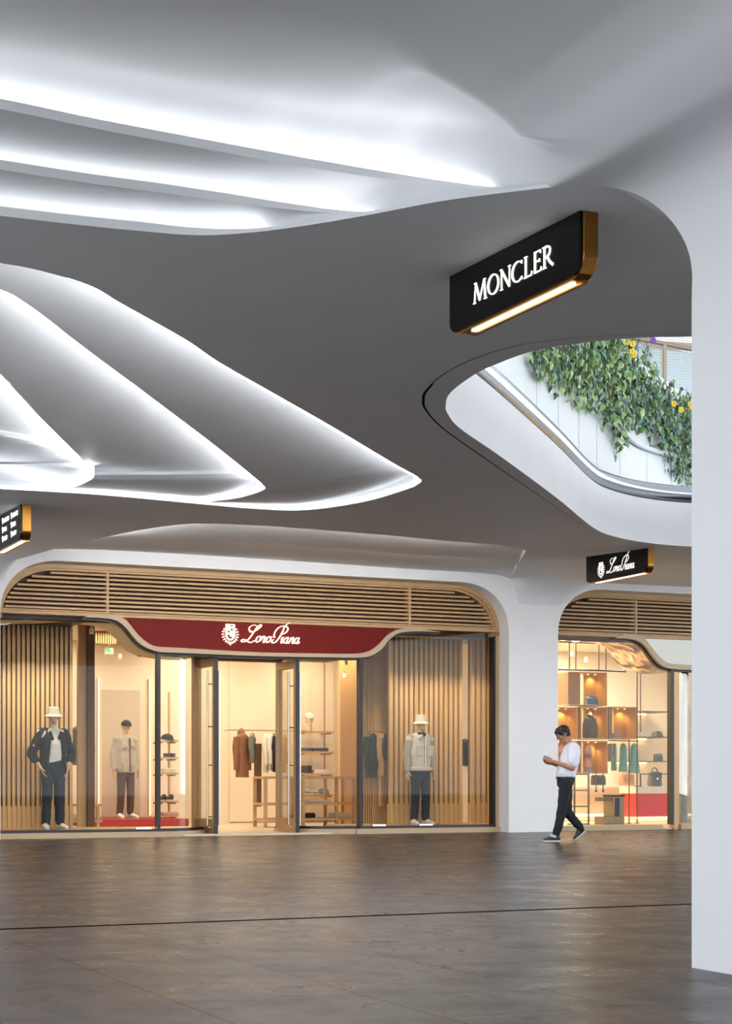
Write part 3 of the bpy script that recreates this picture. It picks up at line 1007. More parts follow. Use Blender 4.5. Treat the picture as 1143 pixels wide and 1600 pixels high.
# door leaves, standing open at right angles
def leaf(name, s, lab):
    e = shop(name, lab, 'door', s, 1.0, 0.0)
    e['kind'] = 'structure'
    wd = .90; z0, z1 = .025, DOORTOP - .06
    x0, x1 = s - .03, s + .03
    y1, y0 = .98, .98 - wd
    mb = MB()
    mb.box(x0, x1, y0, y0 + .10, z0, z1); mb.box(x0, x1, y1 - .10, y1, z0, z1)
    mb.box(x0, x1, y0 + .10, y1 - .10, z1 - .13, z1); mb.box(x0, x1, y0 + .10, y1 - .10, z0, z0 + .24)
    part(e, 'frame', mb, BRONZE, bev=.004)
    mb = MB(); mb.box(s - .006, s + .006, y0 + .10, y1 - .10, z0 + .24, z1 - .13); part(e, 'glass_pane', mb, GLASS)
    mb = MB(); mb.box(x0 - .002, x1 + .002, y0 - .012, y0, z0, z1); part(e, 'edge_seal', mb, BLACKM)
    for sg in (-1, 1):
        mb = MB()
        xx = s + sg * .10; yy = y0 + .13
        mb.tube([(xx, yy, .16), (xx, yy, z1 - .2)], .017, 8)
        for z in (.30, 1.13, 1.75, z1 - .42): mb.tube([(s, yy, z), (xx, yy, z)], .010, 6)
        part(e, 'handle', mb, STEEL, sm='auto')
    mb = MB(); mb.cyl((s - .033, y0 + .2, .12), .02, .02, 10); part(e, 'lock', mb, STEEL)
    return e
leaf('door_1', DH1 + .0, 'bronze framed glass door leaf standing open at left of the shop entrance')
leaf('door_2', DH2 - .0, 'bronze framed glass door leaf standing open at right of the shop entrance')

# ================================================================ right shop front
mb = base_curb(SB0, SB0 + 2.35); setting('trim_base', mb, TRIM)
M3 = sx(1046.5, 0)
mb = MB(); mb.box(M3 - .03, M3 + .03, -.07, .05, ZBASE, zy(1046, 1046, 0)); setting('trim_mullion', mb, BLACKM)
pane('window_5', SB0 + .05, M3, ZR)
mb = MB(); mb.box(M3 + .05, M3 + .16, -.05, .1, 0, zy(1052, 1050, 0)); setting('trim_jamb', mb, BRONZE)
arcM = [(M3 + .16 + .75 * math.sin(PI / 2 * i / 8), .95 - .95 * math.cos(PI / 2 * i / 8)) for i in range(9)]
mb = MB(); strip(mb, arcM, -.006, .006, ZBASE, zy(1060, 1052, 0)); setting('window_6', mb, GLASS, sm='auto')
mb = MB(); strip(mb, arcM, -.05, .10, 0, ZBASE); setting('trim_base', mb, TRIM)
MIR_IN = [(975, 990), (992, 992), (1005, 997), (1014, 1007), (1025, 1021), (1035, 1031), (1045, 1036.5), (1060, 1038), (1080, 1039), (1140, 1042)]
MIR_OUT = [(960, 997), (985, 998.5), (1001, 1004), (1011, 1013), (1021, 1027), (1031, 1038), (1043, 1044), (1060, 1046), (1080, 1047), (1140, 1050)]
fb = shop('shop_fascia', 'mirror finished curved fascia panel over the right shop entrance', 'shop sign', sx(1050), -.1, ZR)
MIRR = mat('mirror_metal', (104, 104, 98), 0.10, metal=1.0, bump=.35, bscale=1.6)
fascia(fb, MIR_IN, MIR_OUT, None, None, MIRR, TRIM, ZR + .01)

# ================================================================ blade signs under the ceiling
def blade(name, label, face_far, face_near, hgt, thick, zoff=0.0):
    """face_far/face_near: plan points of the lettered face at the ceiling; returns (empty, local frame)"""
    a, c = V(face_far), V(face_near)
    dirv = V((c.x - a.x, c.y - a.y, 0)); Ls = dirv.length; dirv.normalize()
    rz = math.atan2(dirv.y, dirv.x)
    zc = (a.z + c.z) / 2
    e = thing(name, label, 'sign', (a.x, a.y, a.z - hgt), rz)
    zt = hgt + .06
    r = .115
    # local: x along the sign (far to near), y away from the lettered face (+y = left of dir -> behind), z up from the bottom
    prof = [(0, zt), (0, r)]
    prof += [(r - r * math.cos(t), r - r * math.sin(t)) for t in [PI / 2 * i / 8 for i in range(1, 9)]]
    prof += [(Ls - r + r * math.sin(t), r - r * math.cos(t)) for t in [PI / 2 * i / 8 for i in range(0, 9)]]
    prof += [(Ls, zt)]
    mb = MB(); mb.prism(prof, .014, thick); mb.build('case', BRASS, e, bev=.004)
    ins = .012
    p2 = [(ins, zt)] + [(max(ins, min(Ls - ins, x)), max(ins, z)) for x, z in prof[1:-1]] + [(Ls - ins, zt)]
    mb = MB(); mb.prism(p2, -.002, .018); mb.prism([(x * .94 + .03 * Ls, max(.03, z)) for x, z in p2], thick - .004, thick + .003); mb.build('face_panel', BLACK, e)
    mb = MB(); mb.box(.20, Ls - .16, thick * .40, thick * .66, -.008, .006); mb.build('underside_light', SIGNL, e)
    mb = MB(); mb.box(.14, Ls - .10, thick * .72, thick + .0, -.014, .012); mb.build('bottom_rail', BRASS, e)
    return e, Ls, rz
MON_A, MON_B = P(701, 433), P(908, 328)
U3 = V((UX, UY, 0))
mo, Lm, rzm = blade('hanging_sign', 'large black blade sign with MONCLER lettering and brass edge under the ceiling', MON_A, MON_B, .36, .105)
def plan_x(e_far, near, x, rz):
    """distance along a blade for pixel column x"""
    q = (x - CX) / F
    dx, dy = math.cos(rz), math.sin(rz)
    return (q * e_far.y - e_far.x) / (dx - q * dy)
def plan_z(e_far, t, y, rz):
    return H + (HY - y) / F * (e_far.y + t * math.sin(rz))
# serif capitals; each stroke: (points, widths) in cap-height units
def serif(mb, word, x0, z0, hgt, wscale, y0, y1):
    T, t = .115, .050
    def st(pts, w0, w1=None):
        w1 = w1 or w0
        n = len(pts)
        mb.ribbon([(x0 + cur[0] * hgt * wscale + p[0] * hgt * wscale, z0 + p[1] * hgt) for p in pts], [lerp(w0, w1, i / max(1, n - 1)) * hgt for i in range(n)], y0, y1)
    cur = [0]
    def sf(x, z, w_=.11): st([(x - w_, z), (x + w_, z)], .035)
    for ch in word:
        if ch == 'M':
            st([(.10, 0), (.20, 1)], t); st([(.20, 1), (.52, .06)], T * .85, T); st([(.50, .06), (.86, 1)], t); st([(.86, 1), (.96, 0)], T * .9, T)
            sf(.10, .017, .09); sf(.96, .017, .11); sf(.16, .985, .07); sf(.90, .985, .07); adv = 1.13
        elif ch == 'O':
            n = 24; pts = [(.44 + .39 * math.cos(2 * PI * i / n), .5 + .47 * math.sin(2 * PI * i / n)) for i in range(n)]
            ww = [(t + (T - t) * abs(math.cos(2 * PI * i / n + .25)) ** 1.3) * hgt for i in range(n)]
            mb.ribbon([(x0 + (cur[0] + p[0]) * hgt * wscale, z0 + p[1] * hgt) for p in pts], ww, y0, y1, closed=True); adv = .93
        elif ch == 'N':
            st([(.14, 0), (.14, 1)], t); st([(.12, .98), (.72, .03)], T); st([(.73, 0), (.73, 1)], t); sf(.14, .017, .09); sf(.73, .985, .09); sf(.08, .985, .06); adv = .88
        elif ch == 'C':
            n = 20; an = [math.radians(48 + (312 - 48) * i / n) for i in range(n + 1)]
            pts = [(.46 + .40 * math.cos(a), .5 + .47 * math.sin(a)) for a in an]
            ww = [(t + (T - t) * max(0, -math.cos(a)) ** 1.2) * hgt for a in an]
            mb.ribbon([(x0 + (cur[0] + p[0]) * hgt * wscale, z0 + p[1] * hgt) for p in pts], ww, y0, y1)
            st([(.745, .80), (.74, .96)], .04); st([(.755, .05), (.765, .20)], .04); adv = .88
        elif ch == 'L':
            st([(.16, 0), (.16, 1)], T * .95); st([(.10, .03), (.58, .03)], t); st([(.565, .03), (.60, .20)], .045); sf(.16, .985, .11); sf(.12, .017, .08); adv = .66
        elif ch == 'E':
            st([(.16, 0), (.16, 1)], T * .95); st([(.10, .03), (.58, .03)], t); st([(.10, .97), (.55, .97)], t); st([(.16, .52), (.48, .52)], t)
            st([(.57, .03), (.60, .19)], .045); st([(.54, .83), (.545, .97)], .045); st([(.47, .44), (.47, .60)], .04); adv = .66
        elif ch == 'R':
            st([(.16, 0), (.16, 1)], T * .95); sf(.16, .017, .12); sf(.12, .985, .09)
            pts = [(.16, .965), (.34, .965), (.50, .90), (.54, .74), (.48, .58), (.34, .50), (.18, .50)]
            st([tuple(p) for p in cr(pts, 4)], .085); st([(.34, .50), (.52, .22), (.74, .01)], .10, .13); adv = .72
        cur[0] += adv
    return cur[0]
t0 = plan_x(MON_A, MON_B, 740, rzm); t1 = plan_x(MON_A, MON_B, 864, rzm)
zb0 = plan_z(MON_A, t0, 476, rzm) - (MON_A.z - .36); zt0 = plan_z(MON_A, t0, 444.5, rzm) - (MON_A.z - .36)
hcap = zt0 - zb0
wsum = 1.13 + .93 + .88 + .88 + .66 + .66 + .72
mb = MB(); serif(mb, 'MONCLER', t0, zb0, hcap, (t1 - t0) / (wsum * hcap), -.008, .0); mb.build('lettering', LETTER, mo)
# second blade
LP_A, LP_B = P(915, 874.5), P(1011, 856.5)
lo_, Ll, rzl = blade('hanging_sign', 'smaller black blade sign with script lettering and crest above the right shop', LP_A, LP_B, .37, .115)
ta, tb = plan_x(LP_A, LP_B, 947, rzl), plan_x(LP_A, LP_B, 995, rzl)
zl_ = plan_z(LP_A, ta, 896, rzl) - (LP_A.z - .37)
mb = MB(); write_script(mb, ta + .05, zl_, (tb - ta) / 4.05, -.010, .0, .5, 1.0); mb.build('lettering', LETTERS, lo_)
mb = MB(); crest(mb, plan_x(LP_A, LP_B, 939, rzl), plan_z(LP_A, ta, 889, rzl) - (LP_A.z - .37), .22, -.010, 0); mb.build('crest', LETTERS, lo_)
# directory blade at the left edge
DB = P(33, 788); DA = V((DB.x, DB.y, 0)) - OUT * 1.5; DA.z = ceilz(DA.y)
di, Ld, rzd = blade('directory_sign', 'black blade sign with arrows and rows of small white writing at far left', DA, DB, .43, .12)
for row, zz in enumerate((.33, .22, .11)):
    for col, gx in enumerate((Ld - .95, Ld - .48)):
        mb = MB()
        mb.ribbon([(gx, zz - .032), (gx, zz + .036)], .011, -.008, 0)
        mb.ribbon([(gx - .024, zz + .012), (gx, zz + .038), (gx + .024, zz + .012)], .010, -.008, 0)
        mb.build('arrow', LETTER, di)
        x = gx + .08
        rnd = random.Random(row * 7 + col * 3)
        mb = MB()
        for c in range((6, 3, 4)[row]):
            k = rnd.choice((0, 1, 2, 3))
            bw = .026; th = .0075; hz = .024
            mb.ribbon([(x, zz - hz), (x, zz + hz)], th, -.008, 0)
            if k in (0, 2): mb.ribbon([(x, zz + hz - .003), (x + bw, zz + hz - .003)], th, -.008, 0)
            if k in (1, 2, 3): mb.ribbon([(x, zz), (x + bw, zz)], th, -.008, 0)
            if k in (0, 3): mb.ribbon([(x, zz - hz + .003), (x + bw, zz - hz + .003)], th, -.008, 0)
            if k in (1, 3): mb.ribbon([(x + bw, zz - hz), (x + bw, zz + hz)], th, -.008, 0)
            x += .043
        mb.build('writing', LETTER, di)
# ================================================================ people and dressed mannequins
SKINM = mat('mannequin_skin', (214, 178, 142), 0.55)
SKINP = mat('skin', (176, 122, 96), 0.5)
SHOEW = mat('white_leather', (236, 232, 222), 0.45)
SOLE = mat('sole_rubber', (200, 192, 178), 0.7)

def hand(mb, wrist, dirv, palm, thumb, L=.185, curl=.35, sc=1.0):
    """palm with five tapered, bent fingers; dirv towards the fingertips, palm = palm normal, thumb = thumb side"""
    d, n, t = V(dirv).normalized(), V(palm).normalized(), V(thumb).normalized()
    w0 = V(wrist)
    pl = L * .5
    mb.cap(w0 - d * .02, w0 + d * .03, .026 * sc, .026 * sc)
    for k in (-1, -.33, .33, 1):
        a = w0 + d * .02 + t * (k * .014)
        b2 = w0 + d * pl + t * (k * .028)
        mb.cap(a, b2, .016 * sc, .0125 * sc, 8)
    for k, fl in ((1, .86), (.33, 1.0), (-.33, .94), (-1, .74)):
        p = w0 + d * pl + t * (k * .028)
        l_ = L * .5 * fl
        ang = curl * .5
        for seg, (f_, r0, r1) in enumerate(((.44, .0105, .0095), (.32, .0095, .0085), (.26, .0085, .0072))):
            dd = d * math.cos(ang) + n * math.sin(ang)
            q = p + dd * (l_ * f_)
            mb.cap(p, q, r0 * sc, r1 * sc, 8)
            p = q; ang += curl
    p = w0 + d * (pl * .25) + t * .02
    for l_, k, r0, r1 in ((.045, .75, .014, .0115), (.032, .5, .0112, .010), (.026, .3, .010, .008)):
        dd = (d * (1 - k * .5) + t * k + n * .35).normalized()
        q = p + dd * l_
        mb.cap(p, q, r0 * sc, r1 * sc, 8)
        p = q

def head(mb, c, fwd, s=1.0, up=None):
    """skull, jaw, nose, brow, lips and ears melted together; fwd = facing direction"""
    c, f = V(c), V(fwd).normalized()
    u = V(up).normalized() if up is not None else V((0, 0, 1))
    r = f.cross(u).normalized()
    u = r.cross(f).normalized()
    q = lambda a, b2, k: c + (r * a + f * b2 + u * k) * s
    mb.cap(q(0, -.028, .035), q(0, .022, .042), .083 * s, .078 * s, 14)
    mb.cap(q(0, .012, .0), q(0, .038, -.068), .066 * s, .040 * s, 14)
    mb.cap(q(0, .066, -.088), q(0, .060, -.084), .022 * s, .026 * s)
    for k in (-1, 1):
        mb.cap(q(k * .030, .070, -.012), q(k * .045, .052, -.018), .022 * s, .02 * s)
        mb.cap(q(k * .012, .094, .028), q(k * .044, .078, .026), .009 * s, .008 * s, 8)
        mb.cap(q(k * .075, -.004, .012), q(k * .077, -.010, -.022), .012 * s, .009 * s, 8)
        mb.cap(q(k * .03, .082, .008), q(k * .032, .082, .008), .011 * s, .011 * s, 8)
    mb.cap(q(0, .092, .018), q(0, .112, -.018), .007 * s, .012 * s, 8)
    mb.cap(q(-.016, .090, -.046), q(.016, .090, -.046), .0075 * s, .0075 * s, 8)
    mb.cap(q(-.012, .088, -.056), q(.012, .088, -.056), .008 * s, .008 * s, 8)
    mb.cap(q(0, -.03, -.05), q(0, -.02, -.15), .054 * s, .056 * s, 12)

def shoe(mb, heel, toe, w_=.048, h_=.075):
    a, b2 = V(heel), V(toe)
    L_ = (b2 - a).length
    f = (b2 - a).normalized(); r = f.cross(V((0, 0, 1)))
    if r.length < .1: r = V((0, 1, 0))
    r.normalize(); u = r.cross(f).normalized()
    rings = []
    for t, wk, hk in ((-.02, .45, .5), (.04, .72, .95), (.18, .82, 1.05), (.32, .82, 1.0), (.48, .88, .78), (.65, 1.0, .58), (.82, .98, .46), (.94, .72, .36), (1.0, .40, .22)):
        rr = []
        for k in range(12):
            an = 2 * PI * k / 12
            zz = math.sin(an)
            rr.append(a + f * (t * L_) + r * (w_ * wk * math.cos(an)) + u * (h_ * hk * (.5 + .5 * zz)))
        rings.append(rr)
    mb.loft(rings)
def sole(mb, heel, toe, w_=.05, th=.022):
    a, b2 = V(heel), V(toe)
    L_ = (b2 - a).length
    f = (b2 - a).normalized(); r = f.cross(V((0, 0, 1))).normalized(); u = r.cross(f).normalized()
    rows = []
    for t, wk in ((-.03, .5), (.03, .78), (.2, .84), (.4, .84), (.6, .98), (.8, 1.0), (.95, .76), (1.03, .4)):
        c = a + f * (t * L_)
        rows.append([c - r * w_ * wk - u * th * .2, c + r * w_ * wk - u * th * .2, c + r * w_ * wk + u * th * .8, c - r * w_ * wk + u * th * .8])
    mb.loft(rows)

def bucket_hat(mb, c, r=.098, brim=.15):
    prof = [(.0005, .115), (r * .62, .113), (r * .86, .10), (r, .02), (r * 1.04, -.005), (brim, -.045), (brim - .004, -.052), (r * 1.02, -.014), (r * .97, .0), (.0005, .01)]
    mb.lathe(prof, c, 24)
def cap_hat(mb, c, f, r=.095):
    c = V(c); f = V(f).normalized(); s_ = f.cross(V((0, 0, 1)))
    prof = [(.0005, .085)] + [(r * math.sin(a), .085 * math.cos(a)) for a in [PI / 2 * i / 7 for i in range(1, 8)]] + [(r * 1.0, -.02), (r * .96, -.02), (.0005, .0)]
    mb.lathe(prof, c, 22)
    mb.ell(c + V((0, 0, .086)), .008)
    top, bot = [], []
    rows = []
    for j in range(5):
        rr = []
        for i in range(13):
            a = -1.15 + 2.3 * i / 12
            k = j / 4
            ext = r * (.93 + k * .72 * math.cos(a * 1.18) ** .6 if abs(a) < 1.3 else .93)
            rr.append(c + f * (math.cos(a) * ext) + s_ * (math.sin(a) * r * (.98)) + V((0, 0, -.018 - k * .012)))
        rows.append(rr)
    mb.grid(rows); mb.grid([[p - V((0, 0, .006)) for p in q] for q in rows])

def dressed(name, label, cat, loc, rotz, J, top, trousers, hat, shoes, group=None, skin=None, inner=None, face=True, vox=.0085):
    """J: joints in local metres, facing -y"""
    e = thing(name, label, cat, loc, rotz, group)
    mb = MB()
    head(mb, J['head'], J.get('face', (0, -1, 0)), J.get('hs', 1.0), J.get('hup'))
    for k in ('l', 'r'):
        sh, el, wr = V(J['sh' + k]), V(J['el' + k]), V(J['wr' + k])
        mb.cap(J['neck'], sh, .05, .052)
        mb.cap(sh, el, .050, .040); mb.cap(el, wr, .040, .027)
        hd = J['hand' + k]
        hand(mb, wr, hd[0], hd[1], hd[2], curl=hd[3] if len(hd) > 3 else .3)
        hp, kn, an = V(J['hip' + k]), V(J['kn' + k]), V(J['an' + k])
        mb.cap(hp, kn, .080, .052); mb.cap(kn, an, .052, .036)
    pel, ch = V(J['pel']), V(J['chest'])
    mb.cap(pel, lerp(pel, ch, .55), .125, .115, 14, (1.05, .78)); mb.cap(lerp(pel, ch, .5), ch, .115, .135, 14, (1.12, .78))
    mb.cap(ch, J['neck'], .11, .05)
    melt('body', mb, skin or SKINM, e, vox, 3)
    return e

def std_joints(h=1.88, spread=.0, hands=True):
    k = h / 1.88
    J = {}
    J['head'] = (0, -.02, 1.745 * k); J['neck'] = (0, .01, 1.55 * k)
    J['chest'] = (0, .0, 1.33 * k); J['pel'] = (0, 0, .98 * k)
    for n, s_ in (('l', 1), ('r', -1)):
        J['sh' + n] = (s_ * .185 * k, .01, 1.50 * k)
        J['el' + n] = (s_ * (.255 + spread) * k, .03, 1.20 * k)
        J['wr' + n] = (s_ * (.265 + spread) * k, -.01, .935 * k)
        J['hand' + n] = ((s_ * .02, -.06, -1), (-s_, -.2, 0), (0, -1, -.1))
        J['hip' + n] = (s_ * .09 * k, 0, .94 * k)
        J['kn' + n] = (s_ * .105 * k, -.015, .52 * k)
        J['an' + n] = (s_ * .115 * k, .015, .10 * k)
    return J
def trousers(e, J, m, w=1.0, hem=.10, name='trousers'):
    mb = MB()
    pel = V(J['pel'])
    mb.cap(pel + V((0, 0, .06)), pel - V((0, 0, .05)), .145 * w, .150 * w, 16, (1.10, .80))
    for n in ('l', 'r'):
        hp, kn, an = V(J['hip' + n]), V(J['kn' + n]), V(J['an' + n])
        mb.cap(hp, kn, .098 * w, .076 * w, 14); mb.cap(kn, an + V((0, 0, .02)), .076 * w, .066 * w, 14)
    o = melt(name, mb, m, e, .011, 3, .010, 11)
    # belt line and pocket seams read as part of the cloth
    return o
def shirt(e, J, m, name, w=1.0, top=1.52, bot=.90, sleeve=(1.0, 1.0), flare=1.0, k=1.0, long_=True, col=True):
    mb = MB()
    ch, pel, nk = V(J['chest']), V(J['pel']), V(J['neck'])
    rows = []
    z1, z0 = ch.z + .17 * k, bot
    mb.cap((nk.x, nk.y, z1 - .05), (ch.x, ch.y, ch.z), .145 * w, .172 * w, 16, (1.20, .80))
    mb.cap(ch, (pel.x, pel.y, z0 + .08), .172 * w, .158 * w * flare, 16, (1.14, .84))
    for n in ('l', 'r'):
        sh, el, wr = V(J['sh' + n]), V(J['el' + n]), V(J['wr' + n])
        mb.cap((nk.x, nk.y, sh.z + .005), sh, .075 * w, .078 * w)
        mb.cap(sh, el, .078, .064)
        if long_: mb.cap(el, lerp(el, wr, .93), .064, .050)
    if col:
        mb.tube([V((nk.x + .075 * math.cos(a), nk.y + .07 * math.sin(a), nk.z + .0 - .012 * math.sin(a))) for a in [2 * PI * i / 16 for i in range(17)]], .028, 8)
    return melt(name, mb, m, e, .011, 3, .014, 10, zcut=bot)
# ================================================================ left shop: shell
SHC = 3.55                         # shop ceiling
BD = 6.2                           # depth of the back wall
def srect(name, s0, s1, d0, d1, z0, z1, m):
    return setting(name, MB().box(s0, s1, d0, d1, z0, z1), m)
srect('floor_shop', -4.5, SA1 + .62, -.0, BD + .3, 0.0, .03, SHOPFLOOR)
srect('floor_shop', SB0 - .2, SB1, .0, BD + .3, 0.0, .03, SHOPFLOOR)
srect('wall_back', -4.5, SA1 + .62, BD, BD + .15, 0, SHC + .6, CREAM)
srect('wall_left', -4.6, -4.5, 0.3, BD, 0, SHC + .6, CREAM)
srect('wall_between', SA1 + .62, SB0 - .04, 0.2, BD + .2, 0, SHC + .8, CREAM)
srect('wall_right', SB1, SB1 + .1, .3, BD, 0, SHC + .6, CREAM)
srect('wall_back', SB0 - .1, SB1, BD - .8, BD - .65, 0, SHC + .8, CREAM)
srect('ceiling_shop', -4.5, SA1 + .62, .16, BD + .1, SHC, SHC + .08, CREAM)
srect('ceiling_shop', SB0 - .1, SB1, .16, BD + .1, SHC + .05, SHC + .13, CREAM)
srect('wall_return', SA1 + .0, SA1 + .62, .252, .262, 0, SHC + .4, WALLW)
srect('wall_lintel', -4.5, SA1 + .1, .20, .30, SHC - .05, ZT + .3, BACKW)
srect('wall_lintel', SB0 - .1, SB1, .20, .30, SHC, ZT + .3, BACKW)
PZ = .115                          # top of the window plinths
srect('floor_plinth', -4.5, M1 - .15, .05, 1.75, .03, PZ, OAK)
srect('floor_plinth', M2 + .15, SA1 + .6, .26, 1.75, .03, PZ, OAK)
srect('floor_plinth', M2 + .15, SA1 - .02, .05, .26, .03, PZ, OAK)
# cream swoop under the ceiling behind the curved trim
SW = [(-160, 966), (60, 966), (150, 968), (185, 975), (205, 990), (220, 1008), (243, 1020), (275, 1024), (300, 1025)]
pp = cr([sz(x, y + 3, .12) for x, y in SW], 5)
mb = MB(); mb.grid([[(p.x - .012, .12, p.y) for p in pp], [(p.x + .1, 1.0, p.y + .02) for p in pp], [(p.x + .25, 1.9, p.y + .10) for p in pp], [(p.x + .25, 1.9, SHC + .3) for p in pp]])
setting('ceiling_swoop', mb, CREAM, sm='auto')
# left display: dark ceiling
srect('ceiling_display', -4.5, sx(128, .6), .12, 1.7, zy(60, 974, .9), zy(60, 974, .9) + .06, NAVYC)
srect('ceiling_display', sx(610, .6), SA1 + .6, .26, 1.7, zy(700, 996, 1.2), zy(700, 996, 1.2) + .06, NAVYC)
TOPL, TOPR = min(zy(60, 975, 1.25), zy(60, 974, .9) - .004), min(zy(690, 998, 1.2), zy(700, 996, 1.2) - .004)

# ---------------------------------------------------------------- slatted screens
def slat_screen(label, s0, s1, d, z0, z1, n, fill=.62, group=None, solid=.36, mslat=OAKV, duty=.62):
    e = shop('slat_screen', label, 'wooden screen', (s0 + s1) / 2, d, z0, group)
    mb = MB(); p = (s1 - s0) / n
    for i in range(n):
        x = s0 + p * (i + .5)
        mb.box(x - p * duty / 2, x + p * duty / 2, d - .035, d + .03, z0, z1)
    part(e, 'slats', mb, mslat)
    mb = MB(); mb.box(s0, s1, d + .034, d + .055, z0, z1); part(e, 'backing', mb, BACKW)
    if solid:
        mb = MB(); mb.box(s0, s1, d - .012, d + .032, z0, z0 + solid); part(e, 'base_panel', mb, OAKV)
    return e
slat_screen('tall oak slat screen behind the dark jacketed mannequin in the left window', sx(-130, 1.25), sx(114, 1.25), 1.25, PZ, TOPL, 32)
slat_screen('wide oak slat screen behind the cream vest mannequin in the right window', sx(606, 1.2), sx(722, 1.2), 1.2, PZ, TOPR, 15)
slat_screen('narrow oak slat screen at the far right end of the right window', sx(733, 1.2), sx(775, 1.2), 1.2, PZ, TOPR, 5)
slat_screen('fine slatted oak screen beside the dark mullion left of hanging garments', sx(562, 1.9), sx(586, 1.9), 1.9, .03, TOPR, 7, solid=0)
def board(label, s0, s1, d0, d1, z0, z1, m, name='wood_panel', cat='panel'):
    return solo(name, MB().box(s0, s1, d0, d1, z0, z1), m, label, cat, (s0 + s1) / 2, d0, z0, bev=.004)
board('plain pale oak upright panel behind the hanging garments in right window', sx(584, 1.85), sx(607, 1.85), 1.85, 1.92, .03, TOPR, OAKV)
board('honey lit oak upright panel at the right end of the wall shelves', sx(531, 4.2), sx(566, 4.2), 4.2, 4.28, .03, SHC - .02, mat('lit_oak', (212, 166, 104), .45, var=.12, scale=4, stretch=(10, 10, 1)))
board('pale oak upright panel beside the slat screen of the left window', sx(122, 2.2), sx(137, 2.2), 2.2, 2.3, .03, SHC - .02, OAKV)
board('dark brown narrow upright panel by the mannequin in beige jacket', sx(137, 2.1), sx(148, 2.1), 2.1, 2.3, .03, SHC - .02, BACKW)
board('pale cream door panel set in the wall behind the beige jacket mannequin', sx(158, BD), sx(218, BD), BD - .04, BD - .002, .17, zy(188, 1078, BD), mat('pale_panel', (206, 188, 162), .6), 'wall_panel')
board('white framed wall panel behind the clothes seen through the open doors', sx(358, BD), sx(520, BD), BD - .05, BD - .002, .05, SHC - .3, CREAM, 'wall_panel')
# light slots either side of the pale door panel
for xx in (153, 233):
    e = shop('light_slot', 'vertical strip of warm light %s the pale door panel' % ('left of' if xx == 153 else 'right of'), 'light', sx(xx, BD), BD - .02, .2)
    mb = MB(); mb.box(sx(xx - 1.2, BD), sx(xx + 1.2, BD), BD - .03, BD - .004, .2, zy(188, 1060, BD)); part(e, 'diffuser', mb, LEDG)
    mb = MB(); mb.box(sx(xx - 2.2, BD), sx(xx - 1.2, BD), BD - .05, BD - .004, .2, zy(188, 1060, BD)); part(e, 'frame', mb, OAK)
solo('carpet_platform', MB().box(sx(140, 4.6), sx(292, 4.6), 4.5, BD - .06, .03, .165), REDC, 'low red carpeted platform under the beige jacket mannequin', 'platform', sx(215, 4.6), 4.5, .03)
# small slatted grille near the ceiling and the green exit sign
slat_screen('small slatted grille high beside the curved cream ceiling swoop', sx(148, 4.0), sx(181, 4.0), 4.0, zy(165, 1006, 4.0), SHC, 9, solid=0)
e = shop('exit_sign', 'small glowing green exit sign under the ceiling behind left window', 'exit sign', sx(170, 4.2), 4.2, zy(170, 1022, 4.2))
mb = MB(); mb.box(sx(164, 4.2), sx(177, 4.2), 4.2, 4.24, zy(170, 1022, 4.2), zy(170, 1012, 4.2)); part(e, 'case', mb, mat('exit_case', (220, 226, 210), .4))
mb = MB(); a_, z_ = sx(170, 4.2), zy(170, 1017, 4.2)
mb.ell((a_, 4.195, z_ + .035), (.014, .004, .014)); mb.box(a_ - .02, a_ + .012, 4.19, 4.199, z_ - .02, z_ + .02); mb.box(a_ - .045, a_ - .012, 4.19, 4.199, z_ - .035, z_ - .02); mb.box(a_ + .01, a_ + .035, 4.19, 4.199, z_ - .01, z_ + .0)
part(e, 'running_figure', mb, mat('exit_green', (40, 190, 90), .5, emit=(70, 235, 120), estr=1.4))
mb = MB(); mb.tube([(a_, 4.22, z_ + .05), (a_, 4.22, SHC)], .006, 6); part(e, 'hanger_rod', mb, STEEL)

# ---------------------------------------------------------------- spotlights
def track_spot(label, s, d, z, group):
    e = shop('spotlight', label, 'spotlight', s, d, z, group)
    mb = MB(); mb.lathe([(.0005, 0), (.034, 0), (.036, -.085), (.028, -.087), (.026, -.05), (.0005, -.05)], (s, d, z - .02), 14); part(e, 'lamp_head', mb, mat('spot_white', (226, 222, 214), .4), sm='auto')
    mb = MB(); mb.cyl((s, d, z - .02), .014, .03, 8); part(e, 'mount', mb, STEEL)
    mb = MB(); mb.cyl((s, d, z - .075), .024, .004, 12); part(e, 'lens', mb, LEDW)
    return e
G_ = 'ceiling spotlights of the left shop'
LBL = 'small white ceiling spotlight inside the left shop'
for x, y, d in ((143, 980, 1.9), (147, 992, 3.0), (540, 1030, 3.2), (538, 1050, 4.0), (187, 1020, 4.4)):
    track_spot({143: 'white ceiling spotlight left of the small slatted grille, the higher of two', 147: 'white ceiling spotlight left of the small slatted grille, the lower of two', 540: 'white ceiling spotlight above the honey wood panel, upper one', 538: 'white ceiling spotlight hanging lower before the honey wood panel', 187: 'white ceiling spotlight just right of the green exit sign'}[x], sx(x, d), d, zy(x, y, d), G_)
track_spot('white spotlight over the gap beside the right end slat screen', sx(727, .9), .9, TOPR, G_)

